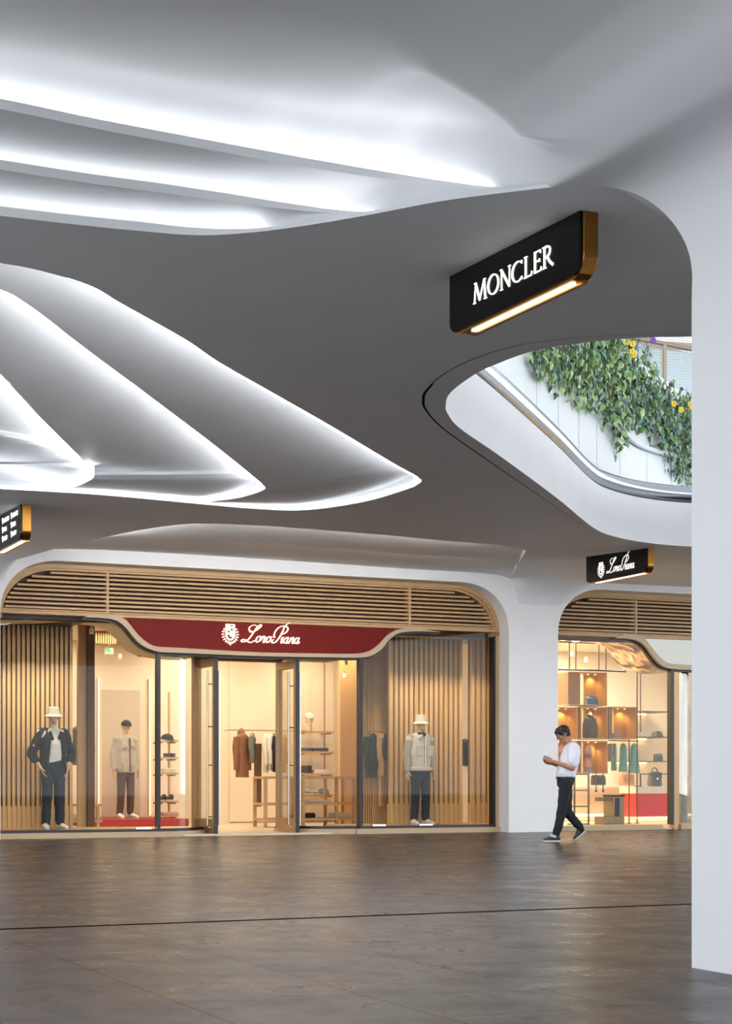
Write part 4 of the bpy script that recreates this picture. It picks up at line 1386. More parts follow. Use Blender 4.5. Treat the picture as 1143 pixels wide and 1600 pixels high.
# ---------------------------------------------------------------- lights of the left shop
WARM = (1.0, 0.87, 0.67)
for s, d, pw in ((.9, 3.6, 62), (3.2, 3.4, 62), (5.2, 3.6, 62), (7.2, 3.8, 58), (2.2, 5.3, 38), (5.0, 5.3, 42), (7.4, 5.2, 36)):
    area('shop_downlight', W(s, d, SHC - .03), (1.3, .9), pw * LK, WARM, (0, 0, ANG))
for x, t in ((0, -10), (45, 45), (95, 95)):
    spot('display_spot', W(sx(x, .35), .35, TOPL - .05), W(sx(t, 1.25), 1.25, 1.7), 130 * LK, 62, .8, WARM, .04)
for x in (620, 665, 705, 750):
    spot('display_spot', W(sx(x, .35), .35, TOPR - .05), W(sx(x, 1.2), 1.2, 1.7), 105 * LK, 58, .8, WARM, .04)
# glowing strips standing in for pools of light on the window plinths
for n_, (xa, xb, lab) in enumerate(((211, 237, 'slim glowing strip for a pool of light at the foot of the left window glass'), (581, 602, 'slim glowing strip for a pool of light at the foot of the right window, left one'), (654, 675, 'slim glowing strip for a pool of light at the foot of the right window before the white shoes'))):
    e = shop('light_pool_strip', lab, 'light', sx((xa + xb) / 2, .12), .12, PZ)
    mb = MB(); mb.box(sx(xa, .12), sx(xb, .12), .10, .15, PZ, PZ + .03); part(e, 'strip_body', mb, STEEL)
    mb = MB(); mb.box(sx(xa, .12) + .01, sx(xb, .12) - .01, .095, .10, PZ + .004, PZ + .028); part(e, 'diffuser', mb, LEDW)

TAUPE_ = mat('taupe_cloth', (110, 84, 66), .85, var=.1, scale=14)
# ---------------------------------------------------------------- mannequins
BLACKCLOTH = mat('black_cloth', (26, 26, 28), .8, var=.15, scale=20, bump=.2, bscale=90)
WHITECLOTH = mat('white_cloth', (222, 218, 208), .85, var=.05, scale=20)
NAVY = mat('navy_denim', (24, 34, 50), .8, var=.15, scale=25, bump=.2, bscale=120)
BEIGEC = mat('beige_cloth', (176, 166, 150), .7, var=.06, scale=14, bump=.15, bscale=60)
CREAMC = mat('cream_cloth', (224, 212, 190), .65, var=.05, scale=14, bump=.15, bscale=60)
BROWNC = mat('brown_cloth', (86, 62, 50), .85, var=.1, scale=20)
PALEHAT = mat('pale_hat_cloth', (206, 196, 176), .8)
def shoes_of(e, J, m=SHOEW):
    for n in ('l', 'r'):
        an = V(J['an' + n]); s_ = 1 if n == 'l' else -1
        h = V((an.x, an.y + .07, .0)); t = V((an.x + s_ * .05, an.y - .20, .0))
        mb = MB(); shoe(mb, h + V((0, 0, .018)), t + V((0, 0, .018)), .05, .10); o = mb.build('shoe', m, e, sm=True)
        mb = MB(); sole(mb, h, t, .052, .024); mb.build('sole', SOLE, o)
# 1: dark open jacket, hands in pockets
J = std_joints(1.90)
for n, s_ in (('l', 1), ('r', -1)):
    J['el' + n] = (s_ * .335, .07, 1.19); J['wr' + n] = (s_ * .235, -.05, .985)
    J['hand' + n] = ((-s_ * .4, -.25, -1), (-s_, .2, 0), (0, -1, 0))
m1 = dressed('mannequin', 'mannequin in black open jacket, white shirt and pale bucket hat, left window', 'mannequin', W(sx(83, .75), .75, PZ), ANG + .1, J, None, None, None, None)
trousers(m1, J, NAVY, 1.08)
shirt(m1, J, WHITECLOTH, 'shirt', .94, bot=.97, long_=False)
mb = MB()
for n, s_ in (('l', 1), ('r', -1)):
    sh, el, wr = V(J['sh' + n]), V(J['el' + n]), V(J['wr' + n])
    mb.cap(sh, el, .086, .076); mb.cap(el, lerp(el, wr, .45), .076, .070)
    mb.cap((s_ * .07, .02, 1.53), sh, .07, .082)
    mb.cap((s_ * .125, .0, 1.40), (s_ * .145, .0, .93), .105, .092, 12, (.72, 1.35))
    mb.cap((s_ * .085, -.11, 1.46), (s_ * .12, -.135, 1.30), .028, .03, 8)
mb.cap((0, .08, 1.45), (0, .09, .95), .115, .11, 14, (1.35, .5))
melt('jacket', mb, BLACKCLOTH, m1, .012, 3, .012, zcut=.88)
for s_ in (-1, 1):
    mb = MB(); mb.obox((s_ * .075, -.115, 1.47), (.028, .012, .075), (.25, s_ * .35, s_ * .25)); mb.build('lapel', BLACKCLOTH, m1, bev=.006)
mb = MB(); bucket_hat(mb, V(J['head']) + V((0, 0, .055))); mb.build('bucket_hat', PALEHAT, m1, sm='auto')
shoes_of(m1, J)
# 2: belted beige jacket, black cap
J = std_joints(1.84)
m2 = dressed('mannequin', 'mannequin in belted beige jacket, brown trousers and black cap on red platform', 'mannequin', W(sx(196, 5.2), 5.2, .165), ANG + .25, J, None, None, None, None, vox=.011)
trousers(m2, J, BROWNC, .98)
shirt(m2, J, BEIGEC, 'jacket', 1.06, bot=.86, flare=1.14)
mb = MB(); mb.tube([(.19 * math.cos(a), .145 * math.sin(a), 1.08) for a in [2 * PI * i / 20 for i in range(20)]], .016, 6, closed=True); mb.build('belt', BEIGEC, m2, sm=True)
for s_ in (-1, 1):
    mb = MB(); mb.obox((s_ * .10, -.165, .99), (.06, .012, .012), (.1, 0, 0)); mb.obox((s_ * .10, -.165, .93), (.055, .010, .05), (.1, 0, 0)); mb.build('pocket', BEIGEC, m2, bev=.004)
mb = MB(); mb.box(-.008, .008, -.178, -.13, .88, 1.50); mb.build('zip', mat('taupe_cloth'), m2)
for s_ in (-1, 1):
    mb = MB(); mb.obox((s_ * .09, -.150, 1.34), (.055, .010, .022), (.12, s_ * .12, 0)); mb.build('chest_flap', BEIGEC, m2, bev=.004)
mb = MB(); cap_hat(mb, V(J['head']) + V((0, -.005, .05)), (0, -1, 0), .098); mb.build('cap', BLACKCLOTH, m2, sm='auto')
shoes_of(m2, J)
# 3: cream vest with flap pockets over long beige sleeves
J = std_joints(1.88)
m3 = dressed('mannequin', 'mannequin in cream flap pocket vest, navy trousers and cream bucket hat, right window', 'mannequin', W(sx(656, .75), .75, PZ), ANG + .12, J, None, None, None, None)
trousers(m3, J, NAVY, 1.06)
mb = MB()
for n, s_ in (('l', 1), ('r', -1)):
    sh, el, wr = V(J['sh' + n]), V(J['el' + n]), V(J['wr' + n])
    mb.cap(sh, el, .076, .070); mb.cap(el, lerp(el, wr, .93), .070, .056)
    mb.cap((0, .01, sh.z), sh, .06, .07)
mb.cap((0, .01, 1.45), (0, 0, 1.05), .14, .14, 14, (1.15, .8))
melt('long_sleeved_shirt', mb, BEIGEC, m3, .011, 3, .012)
mb = MB()
mb.cap((0, .0, 1.46), (0, 0, 1.22), .150, .178, 16, (1.26, .82)); mb.cap((0, 0, 1.22), (0, 0, 1.04), .178, .168, 16, (1.20, .86))
for s_ in (-1, 1): mb.cap((s_ * .07, .01, 1.53), (s_ * .21, .01, 1.47), .07, .075)
melt('vest', mb, CREAMC, m3, .011, 3, .012)
for s_ in (-1, 1):
    mb = MB(); mb.obox((s_ * .105, -.162, 1.345), (.075, .012, .030), (.12, s_ * .15, 0)); mb.obox((s_ * .105, -.157, 1.27), (.068, .010, .08), (.05, 0, 0)); mb.build('flap_pocket', CREAMC, m3, bev=.006)
    mb = MB(); mb.obox((s_ * .07, -.135, 1.50), (.055, .014, .045), (.35, s_ * .75, 0)); mb.build('collar_wing', CREAMC, m3, bev=.008)
mb = MB(); mb.box(-.006, .006, -.172, -.150, 1.02, 1.50); mb.build('zip', STEEL, m3)
mb = MB(); mb.tube([(.078 * math.cos(a), .005 + .072 * math.sin(a), 1.555 - .01 * math.sin(a)) for a in [2 * PI * i / 16 for i in range(16)]], .036, 8, closed=True); mb.box(-.05, .05, -.115, -.05, 1.44, 1.55); mb.build('navy_collar', NAVY, m3, sm='auto')
mb = MB(); mb.tube([(.185 * math.cos(a), .138 * math.sin(a), .965) for a in [2 * PI * i / 22 for i in range(22)]], .04, 8, closed=True); mb.build('waistband', CREAMC, m3, sm=True)
mb = MB(); bucket_hat(mb, V(J['head']) + V((0, 0, .045))); mb.build('bucket_hat', CREAMC, m3, sm='auto')
shoes_of(m3, J)

# ---------------------------------------------------------------- hanging clothes
def rail(label, s0, s1, d, z, legs=False, m=BRONZE):
    e = shop('clothes_rail', label, 'clothes rail', (s0 + s1) / 2, d, .03)
    mb = MB(); mb.tube([(s0, d, z), (s1, d, z)], .012, 8); part(e, 'bar', mb, m, sm='auto')
    for s in (s0 + .03, s1 - .03):
        mb = MB()
        if legs: mb.tube([(s, d, .03), (s, d, z)], .012, 8)
        else: mb.tube([(s, d, z), (s, d + .35, z)], .010, 6)
        part(e, 'bracket', mb, m, sm='auto')
    return e
def garment(label, cat, name, s, d, ztop, wid, dep, length, m, sleeves=.55, turn=0.0, group=None, hood=False, sway=.0, flare=0.0):
    """ztop = height of the rail; shirt-like cloth hanging from a hanger, turned about the vertical"""
    e = thing(name, label, cat, W(s, d, ztop), ANG + turn, group)
    mb = MB()
    mb.tube([(0, 0, 0), (.012, 0, .018), (.022, 0, .006), (.014, 0, -.02), (0, 0, -.05)], .004, 6)
    mb.tube([(-wid * .44, 0, -.115), (-wid * .2, 0, -.075), (0, 0, -.05), (wid * .2, 0, -.075), (wid * .44, 0, -.115)], .009, 6)
    mb.build('hanger', OAK, e, sm='auto')
    rings = []
    n = 22
    rnd = random.Random(int(s * 1000) % 999)
    ph = rnd.random() * 6
    prof = [(-.055, .16, .75), (-.075, .45, .9), (-.115, .90, 1.0), (-.16, 1.0, 1.0), (-.3, .94, 1.0), (-length * .55, .92, .95), (-length * .85, .97, 1.0), (-length, 1.0, 1.05)]
    for k, (z, a, b2) in enumerate(prof):
        a *= 1 + flare * ((k / 7) ** 1.5 - .5)
        rr = []
        for i in range(n):
            t = 2 * PI * i / n
            fold = 1 + (.10 * (k / 7)) * math.sin(5 * t + ph + k * .3)
            cx2, sy2 = math.copysign(abs(math.cos(t)) ** .75, math.cos(t)), math.copysign(abs(math.sin(t)) ** .8, math.sin(t))
            rr.append(V((wid * .5 * a * cx2 + sway * k / 7, dep * .5 * b2 * sy2 * fold, z)))
        rings.append(rr)
    mb = MB(); mb.loft(rings); mb.build('cloth', m, e, sm=True)
    if sleeves:
        for s_ in (-1, 1):
            mb = MB()
            p = [V((s_ * wid * .44, 0, -.14)), V((s_ * wid * .56, .01, -.32)), V((s_ * (wid * .58), -.01, -.14 - sleeves * .6)), V((s_ * (wid * .57), -.015, -.14 - sleeves))]
            mb.tube(cr(p, 4), [lerp(.075, .052, i / 12) * min(1, dep * 5 + .35) for i in range(13)], 10); mb.build('sleeve', m, e, sm='auto')
    if hood:
        mb = MB(); mb.ell((0, .03, -.09), (wid * .26, .10, .13)); mb.build('hood', m, e, sm=True)
    return e
def hung_trousers(label, s, d, ztop, wid, length, m, turn=0.0, group=None):
    e = thing('trousers', label, 'trousers', W(s, d, ztop), ANG + turn, group)
    mb = MB(); mb.tube([(0, 0, .0), (.012, 0, .018), (.022, 0, .004), (0, 0, -.04)], .004, 6); mb.tube([(-wid * .5, 0, -.05), (wid * .5, 0, -.05)], .008, 6); mb.build('hanger', OAK, e, sm='auto')
    for s_ in (-1, 1):
        mb = MB()
        rings = []
        for k in range(7):
            t = k / 6
            z = -.05 - length * t
            a = lerp(wid * .30, wid * .22, t)
            rings.append([V((s_ * wid * .20 + a * math.cos(2 * PI * i / 12), .035 * math.sin(2 * PI * i / 12) * (1 + .2 * math.sin(3 * t + i)), z)) for i in range(12)])
        mb.loft(rings); mb.build('leg_cloth', m, e, sm='auto')
    return e
RUST = mat('rust_cloth', (142, 96, 66), .8, var=.12, scale=14, bump=.2, bscale=40)
SAGE = mat('sage_cloth', (110, 116, 100), .85, var=.1, scale=14)
TAUPE = mat('taupe_cloth', (110, 84, 66), .85, var=.1, scale=14)
IVORY = mat('ivory_cloth', (226, 216, 196), .85, var=.06, scale=14)
TANC = mat('tan_cloth', (196, 150, 100), .8, var=.1, scale=14)
DGREEN = mat('dark_green_cloth', (46, 50, 42), .85, var=.15, scale=14)
DR = 4.6
zr = zy(400, 1141, DR)
rail('slim bronze clothes rail on the back wall behind the open doors', sx(359, DR), sx(478, DR), DR, zr)
GC = 'clothes on the rail behind the open doors'
def gx(x, y0, y1, wpx, dep, m, lab, cat='jacket', name='hanging_jacket', sl=.5, turn=0.0, **k):
    s = sx(x, DR); wd = wpx * (sx(x + 1, DR) - sx(x, DR))
    if wpx < 16: wd, dep, turn = .36, .085, 1.12
    return garment(lab, cat, name, s, DR, zr, wd, dep, zy(x, y0, DR) - zy(x, y1, DR), m, sl, turn, GC, **k)
gx(378, 1143, 1217, 19, .20, RUST, 'rust brown hooded jacket hanging leftmost behind the open doors', sl=.62, turn=.25, hood=True)
gx(394, 1146, 1185, 10, .20, SAGE, 'sage green short jacket hanging behind the rust hooded jacket', sl=.48, turn=.3)
s_ = sx(402, DR); hung_trousers('long taupe brown trousers hanging lowest on the rail in the doorway', s_, DR - .02, zy(402, 1158, DR), .17, zy(402, 1158, DR) - zy(402, 1256, DR), TAUPE, .2, GC)
gx(415, 1146, 1212, 12, .20, IVORY, 'ivory long sleeved top hanging in the middle of the doorway rail', 'top', 'knit_jumper', .52, .25)
gx(422, 1147, 1210, 9, .16, WHITECLOTH, 'white cardigan hanging between ivory top and navy coat', 'top', 'knit_jumper', .5, .25)
gx(430, 1147, 1212, 8, .18, NAVY, 'dark navy coat hanging just left of the right door leaf', 'jacket', 'hanging_jacket', .5, .25)
gx(443, 1146, 1212, 12, .18, TANC, 'tan jacket hanging behind the glass of the right door leaf', 'jacket', 'hanging_jacket', .5, .25)
DG = 1.55
zg = zy(590, 1141, DG)
rail('pale clothes rail before the plain oak panel in the right window', sx(584, DG), sx(606, DG), DG, zg, m=OAK)
def g2(x, y1, wpx, dep, m, lab, cat, name, sl, turn, **k):
    s = sx(x, DG); wd = wpx * (sx(x + 1, DG) - sx(x, DG))
    return garment(lab, cat, name, s, DG, zg, wd, dep, zg - zy(x, y1, DG), m, sl, turn, 'garments in the right window', **k)
g2(580, 1214, 19, .16, DGREEN, 'dark green field jacket hanging beside the mullion in the right window', 'jacket', 'hanging_jacket', .56, .5)
g2(594, 1212, 6, .14, TANC, 'tan striped shirt hanging in the middle of the right window rail', 'shirt', 'hanging_shirt', .4, .6)
g2(600, 1188, 8, .14, mat('grey_cloth', (70, 68, 66), .85, var=.1), 'dark grey shirt hanging rightmost on the right window rail', 'shirt', 'hanging_shirt', .34, .5)
hung_trousers('brown trousers hanging below the grey shirt in the right window', sx(598, DG), DG + .06, zy(598, 1186, DG), .13, zy(598, 1186, DG) - zy(598, 1255, DG), TANC, .4)
# dim clothes in the gap between the two right hand screens
DG2 = 2.3
garment('dark garment glimpsed through the gap between the right slat screens', 'jacket', 'hanging_jacket', sx(728, DG2), DG2, zy(728, 1150, DG2), .22, .16, .55, DGREEN, .4, .9)
garment('rust garment glimpsed left of the dark panel in the left window', 'jacket', 'hanging_jacket', sx(126, 3.2), 3.2, zy(126, 1128, 3.2), .40, .16, .75, SAGE, .5, .4)

# ---------------------------------------------------------------- tables, shelves and what lies on them
def table(label, s0, s1, d0, d1, tiers, m=OAK, name='display_table', legs=(0, 1)):
    """tiers: heights of the tops, highest first"""
    e = shop(name, label, 'table', (s0 + s1) / 2, (d0 + d1) / 2, .03)
    for i, z in enumerate(tiers):
        mb = MB(); mb.box(s0, s1, d0, d1, z - .045, z); part(e, 'tabletop' if i == 0 else 'shelf', mb, m, bev=.004)
    for fx in legs:
        s = lerp(s0 + .03, s1 - .03, fx)
        for d in (d0 + .03, d1 - .03):
            mb = MB(); mb.box(s - .028, s + .028, d - .028, d + .028, .03, tiers[0] - .045); part(e, 'leg', mb, m)
    return e
DT = 3.0
TZ = [zy(520, 1213, DT), zy(520, 1254, DT), zy(520, 1278, DT)]
table('three tier oak display table standing behind the right hand curved glass', sx(413, DT), sx(556, DT), DT, DT + .6, TZ, legs=(0, .42, .80, 1))
DB_ = 3.2
table('low two tier oak bench behind the left window, left of red platform', sx(114, DB_), sx(160, DB_), DB_, DB_ + .45, [zy(140, 1256, DB_), zy(140, 1281, DB_)], name='display_bench', legs=(.55, .9))
def folded(label, s, d, z, wd, dp, m, n=1, group=None, hh_=.035, name='folded_garment', cat='folded clothes'):
    out = []
    for i in range(n):
        mb = MB()
        rings = []
        for z_, k in ((0, .9), (.2, 1.0), (.8, 1.0), (1.0, .9)):
            rings.append([V((wd / 2 * k * math.copysign(abs(math.cos(t)) ** .35, math.cos(t)), dp / 2 * k * math.copysign(abs(math.sin(t)) ** .35, math.sin(t)), z_ * hh_)) for t in [2 * PI * j / 20 for j in range(20)]])
        mb.loft(rings)
        mb.box(-wd * .5, wd * .5, -dp * .505, -dp * .49, hh_ * .46, hh_ * .56)
        o = mb.build(name, m, loc=W(s, d, z + i * hh_), rotz=ANG, sm='auto')
        tag(o, label[i] if isinstance(label, list) else label, cat, group)
        out.append(o)
    return out
PINKC = mat('pale_pink_cloth', (206, 160, 140), .85)
folded(['pale folded garment lying on the low bench, bottom of two', 'pale folded garment lying on the low bench, top of two'], sx(128, DB_ + .2), DB_ + .2, zy(140, 1281, DB_), .42, .3, IVORY, 2, 'folded clothes on the bench', .045)
folded(['folded dark garment on the lowest tier behind the right door leaf'], sx(479, DT + .3), DT + .3, TZ[2], .26, .3, BLACKCLOTH, 1, None, .09)
folded(['white folded top on the lowest tier at right, bottom of two', 'white folded top on the lowest tier at right, top of two'], sx(530, DT + .3), DT + .3, TZ[2], .36, .3, IVORY, 2, 'white folded tops', .045)
folded(['long cream folded throw on the middle tier of the display table'], sx(492, DT + .3), DT + .3, TZ[1], .55, .3, CREAMC, 1, None, .05)
# wall shelves behind the right curved glass
DSV = 5.6
def shelf(label, x0, x1, y, d=DSV, dep=.32, m=OAK, th=.035):
    z = zy((x0 + x1) / 2, y, d)
    e = shop('wall_shelf', label, 'shelf', sx((x0 + x1) / 2, d), d, z)
    mb = MB(); mb.box(sx(x0, d), sx(x1, d), d, d + dep, z - th, z); part(e, 'board', mb, m, bev=.003)
    for x in (x0 + 4, x1 - 4):
        mb = MB(); mb.box(sx(x, d) - .01, sx(x, d) + .01, d + .02, d + dep + .25, z - th - .03, z - th); part(e, 'bracket', mb, BRONZE)
    return z
S1 = shelf('topmost oak wall shelf carrying the white mannequin head', 472, 522, 1142)
S2 = shelf('oak wall shelf with dark books, second from the top', 472, 522, 1174)
S3 = shelf('oak wall shelf with dark box, third from the top', 472, 522, 1208)
S4 = shelf('oak wall shelf with grey cap, lowest of the right shelves', 472, 522, 1241)
srect('trim_shelf_upright', sx(507, DSV + .34) - .012, sx(507, DSV + .34) + .012, DSV + .34, DSV + .36, .03, SHC - .05, BRONZE)
e = shop('hat_bust', 'white mannequin head wearing a pale cap on the topmost right shelf', 'mannequin head', sx(483, DSV + .15), DSV + .15, S1)
mb = MB(); head(mb, (0, 0, .22), (0, -1, 0)); mb.cap((0, .02, .02), (0, .02, .12), .06, .055)
melt('bust', mb, IVORY, e, .009, 3)
mb = MB(); cap_hat(mb, (0, 0, .285), (.4, -1, 0), .10); mb.build('cap', WHITECLOTH, e, sm='auto')
def block(name, label, cat, x0, x1, d, z, h_, m, dp=.2, parts=None):
    s0, s1 = sx(x0, d), sx(x1, d)
    e = shop(name, label, cat, (s0 + s1) / 2, d, z)
    mb = MB(); mb.box(s0, s1, d, d + dp, z, z + h_ * .72); part(e, 'box', mb, m, bev=.006)
    mb = MB(); mb.box(s0 - .004, s1 + .004, d - .004, d + dp + .004, z + h_ * .70, z + h_); part(e, 'lid', mb, m, bev=.006)
    return e
BOXD = mat('dark_box', (58, 54, 52), .6); BOXB = mat('blue_grey_box', (86, 92, 98), .6); BOXW = mat('white_box', (232, 226, 214), .6)
block('gift_box', 'blue grey flat box on the second right shelf, left one', 'box', 473, 487, DSV + .05, S2, .07, BOXB)
block('gift_box', 'longer dark flat box on the second right shelf, right one', 'box', 490, 513, DSV + .05, S2, .07, BOXD)
block('gift_box', 'tall dark box on the third right shelf', 'box', 474, 487, DSV + .05, S3, .15, BOXD)
block('gift_box', 'white flat box on the third right shelf', 'box', 491, 511, DSV + .05, S3, .07, BOXW)
def cap_on(label, x, d, z, m, r=.10, f=(.3, -1, 0)):
    mb = MB(); cap_hat(mb, (0, 0, .022), f, r)
    o = mb.build('cap', m, loc=W(sx(x, d), d, z + .012), rotz=ANG, sm='auto'); tag(o, label, 'cap'); return o
GREYC = mat('slate_cloth', (92, 98, 100), .85)
cap_on('slate grey cap on the lowest right shelf', 505, DSV + .15, S4, GREYC, .115)
def pair(name, x, d, z, m, labs, dx=.12, L_=.25, turn=(.6, -.8)):
    for i in (0, 1):
        f = V((turn[0], turn[1], 0)).normalized()
        base = V((i * dx - dx / 2, 0, 0))
        e = thing('shoe', labs[i], 'shoe', W(sx(x, d), d, z), ANG, name)
        mb = MB(); shoe(mb, base + V((0, 0, .02)), base + f * L_ + V((0, 0, .02)), .045, .10); mb.build('upper', m, e, sm=True)
        mb = MB(); sole(mb, base, base + f * L_, .047, .024); mb.build('sole', SOLE, e)
pair('shoes on the lowest right shelf', 479, DSV + .1, S4, mat('grey_leather', (150, 146, 138), .5), ['pale grey shoe on the lowest right shelf, left of its pair', 'pale grey shoe on the lowest right shelf, right of its pair'], .11, .22)
# shelves seen through the left curved glass
DL = 5.2
T1 = shelf('oak wall shelf with a dark cap, topmost behind the left curved glass', 250, 279, 1156, DL)
T2 = shelf('oak wall shelf with a dark box, second behind the left curved glass', 250, 279, 1183, DL)
T3_ = shelf('oak wall shelf with pale folded tops, third behind the left curved glass', 250, 279, 1207, DL)
T4 = shelf('oak wall shelf with shoes, fourth behind the left curved glass', 250, 279, 1251, DL)
T5 = shelf('oak wall shelf holding a pink folded throw, lowest behind left curved glass', 250, 279, 1274, DL)
srect('trim_shelf_upright', sx(264, DL + .34) - .02, sx(264, DL + .34) + .02, DL + .34, DL + .36, .03, zy(264, 1080, DL), OAK)
cap_on('black cap on the topmost shelf behind the left curved glass', 261, DL + .12, T1, BLACKCLOTH, .12)
block('gift_box', 'dark box on the second shelf behind the left curved glass', 'box', 260, 274, DL + .05, T2, .075, BOXD)
folded(['pale folded top on the third left shelf, lower of two', 'pale folded top on the third left shelf, upper of two'], sx(263, DL + .15), DL + .15, T3_, .26, .25, IVORY, 2, 'folded tops on the left shelf', .04)
pair('shoes on the left shelf', 264, DL + .12, T4, mat('black_leather', (44, 42, 42), .4), ['black shoe on the fourth left shelf, left of its pair', 'black shoe on the fourth left shelf, right of its pair'], .14, .24, (-.7, -.6))
folded(['pink folded throw on the lowest shelf behind the left curved glass'], sx(264, DL + .15), DL + .15, T5, .34, .25, PINKC, 1, None, .06)
# ================================================================ right shop interior
STEELD = mat('dark_bronze_metal', (96, 82, 66), .35, metal=.8)
D2 = 2.6
def z2(x, y, d=D2): return zy(x, y, d)
def s2(x, d=D2): return sx(x, d)
# hanging metal frame: uprights and bars from the ceiling
e = shop('suspended_grid', 'slim bronze metal grid frame hanging from the ceiling of the right shop', 'display frame', s2(910), D2, z2(910, 1048))
top = SHC + .04
bars = []
for x in (889, 899, 935, 946):
    mb = MB(); mb.tube([(s2(x), D2, z2(x, 1048)), (s2(x), D2, top)], .014, 8); part(e, 'upright', mb, STEELD, sm='auto')
for y, xa, xb in ((1004, 873, 948), (1047, 868, 976)):
    mb = MB(); mb.tube([(s2(xa), D2, z2(910, y)), (s2(xb), D2, z2(910, y))], .018, 8); mb.ell((s2(xb), D2, z2(910, y)), .026); part(e, 'crossbar', mb, STEELD, sm='auto')
# box display units: open wooden cubes with a lit side panel
def cube(label, x0, x1, y0, y1, xl, xd=None, dep=.42):
    """opening x0..x1,y0..y1; lit honey panel from xl to x1; dark side board x0..xd"""
    s0, s1, zt, zb = s2(x0), s2(x1), z2(x0, y0), z2(x0, y1)
    e = shop('display_cube', label, 'display cube', (s0 + s1) / 2, D2, zb, 'display cubes of the right shop')
    t = .022
    mb = MB(); mb.box(s0, s1, D2, D2 + dep, zt - t, zt); part(e, 'top_board', mb, WALNUT, bev=.002)
    mb = MB(); mb.box(s0, s1, D2, D2 + dep, zb, zb + t); part(e, 'bottom_board', mb, OAK, bev=.002)
    mb = MB(); mb.box(s1 - t, s1, D2, D2 + dep, zb + t, zt - t); mb.box(s2(xl), s1 - t, D2 + dep - .05, D2 + dep, zb + t, zt - t); part(e, 'honey_panel', mb, WALNUT)
    if xd:
        mb = MB(); mb.box(s0, s2(xd), D2 + .02, D2 + dep, zb + t, zt - t); part(e, 'side_board', mb, mat('umber_wood', (142, 104, 68), .5, var=.15, scale=4, stretch=(10, 10, 1)))
    else:
        mb = MB(); mb.box(s0, s0 + t, D2, D2 + dep, zb + t, zt - t); part(e, 'side_board', mb, WALNUT)
    for k in (.25, .78):
        mb = MB(); mb.cyl((lerp(s2(xl), s1, k), D2 + dep - .09, zt - t - .008), .014, .008, 10); part(e, 'downlight', mb, LEDW)
    spot('cube_light', W(lerp(s2(xl), s1, .5), D2 + dep - .13, zt - t - .02), W(lerp(s2(xl), s1, .5), D2 + dep - .06, zb), 5.5 * LK2, 110, .9, (1, .82, .50), .02)
    return zb + t
zc1 = cube('top display cube holding the blue bag in the right shop', 888, 948, 1049, 1102, 927, 907)
zc2 = cube('display cube at the left edge, partly behind the white pillar', 866, 902, 1104, 1155, 880)
zc3 = cube('display cube holding the brown grey backpack', 907, 949, 1104, 1155, 927)
zc4 = cube('rightmost display cube with folded grey clothes inside', 951, 994, 1104, 1155, 974, 957)
zc5 = cube('lowest display cube with pink garment and grey cap inside', 907, 949, 1157, 1209, 927)
zc6 = cube('lower display cube at the left edge behind the walking person', 866, 902, 1157, 1209, 880)
# uprights under and beside the cubes
for i, (x, ya, yb, lab) in enumerate(((981, 1155, 1290, 'tall slim bronze pole standing through the teal clothes'), (993.5, 1048, 1290, 'tall slim bronze pole right of the display cubes'))):
    e = shop('metal_pole', lab, 'pole', s2(x), D2 - .03, .03)
    mb = MB(); mb.tube([(s2(x), D2 - .03, .03), (s2(x), D2 - .03, z2(x, ya) if i == 0 else top)], .013, 8); part(e, 'tube', mb, STEELD, sm='auto')
    mb = MB(); mb.cyl((s2(x), D2 - .03, .03), .05, .012, 16); part(e, 'foot', mb, STEELD)
e = shop('metal_pole', 'short bronze hanging pole before the upper cream wall of right shop', 'pole', s2(1000, 3.2), 3.2, zy(1000, 1142, 3.2))
mb = MB(); mb.tube([(s2(1000, 3.2), 3.2, zy(1000, 1142, 3.2)), (s2(1000, 3.2), 3.2, top)], .013, 8); part(e, 'tube', mb, STEELD, sm='auto')
mb = MB(); mb.ell((s2(1000, 3.2), 3.2, zy(1000, 1142, 3.2)), .022); part(e, 'end_ball', mb, STEELD, sm=True)
for x in (935, 946):
    e = shop('metal_pole', 'short bronze pole with ball end hanging below the lowest cube, %s of two' % ('left' if x == 935 else 'right'), 'pole', s2(x), D2 + .1, z2(x, 1236))
    mb = MB(); mb.tube([(s2(x), D2 + .1, z2(x, 1236)), (s2(x), D2 + .1, z2(x, 1209))], .012, 8); part(e, 'tube', mb, STEELD, sm='auto')
    mb = MB(); mb.ell((s2(x), D2 + .1, z2(x, 1236)), .026); part(e, 'end_ball', mb, STEELD, sm=True)
# thin table frame standing on the floor
e = shop('console_frame', 'thin bronze console frame with glass top behind the walking person', 'console', s2(908), D2 - .35, .03)
dd = D2 - .35
a_, b_ = s2(897, dd), s2(919, dd)
zt_, zm_, zl2 = z2(905, 1210, dd), z2(905, 1235, dd), z2(905, 1260, dd)
for s in (a_, b_):
    mb = MB(); mb.box(s - .014, s + .014, dd - .014, dd + .014, .03, zt_); part(e, 'leg', mb, STEELD)
for z, nm in ((zt_, 'top_bar'), (zm_, 'middle_bar'), (zl2, 'lower_bar'), (.045, 'floor_bar')):
    mb = MB(); mb.box(a_ - .15, b_ + .014, dd - .012, dd + .012, z - .012, z + .012); part(e, nm, mb, STEELD)
mb = MB(); mb.box(a_ - .15, b_ + .01, dd - .01, dd + .3, zt_ + .012, zt_ + .022); part(e, 'glass_top', mb, CLEAR)

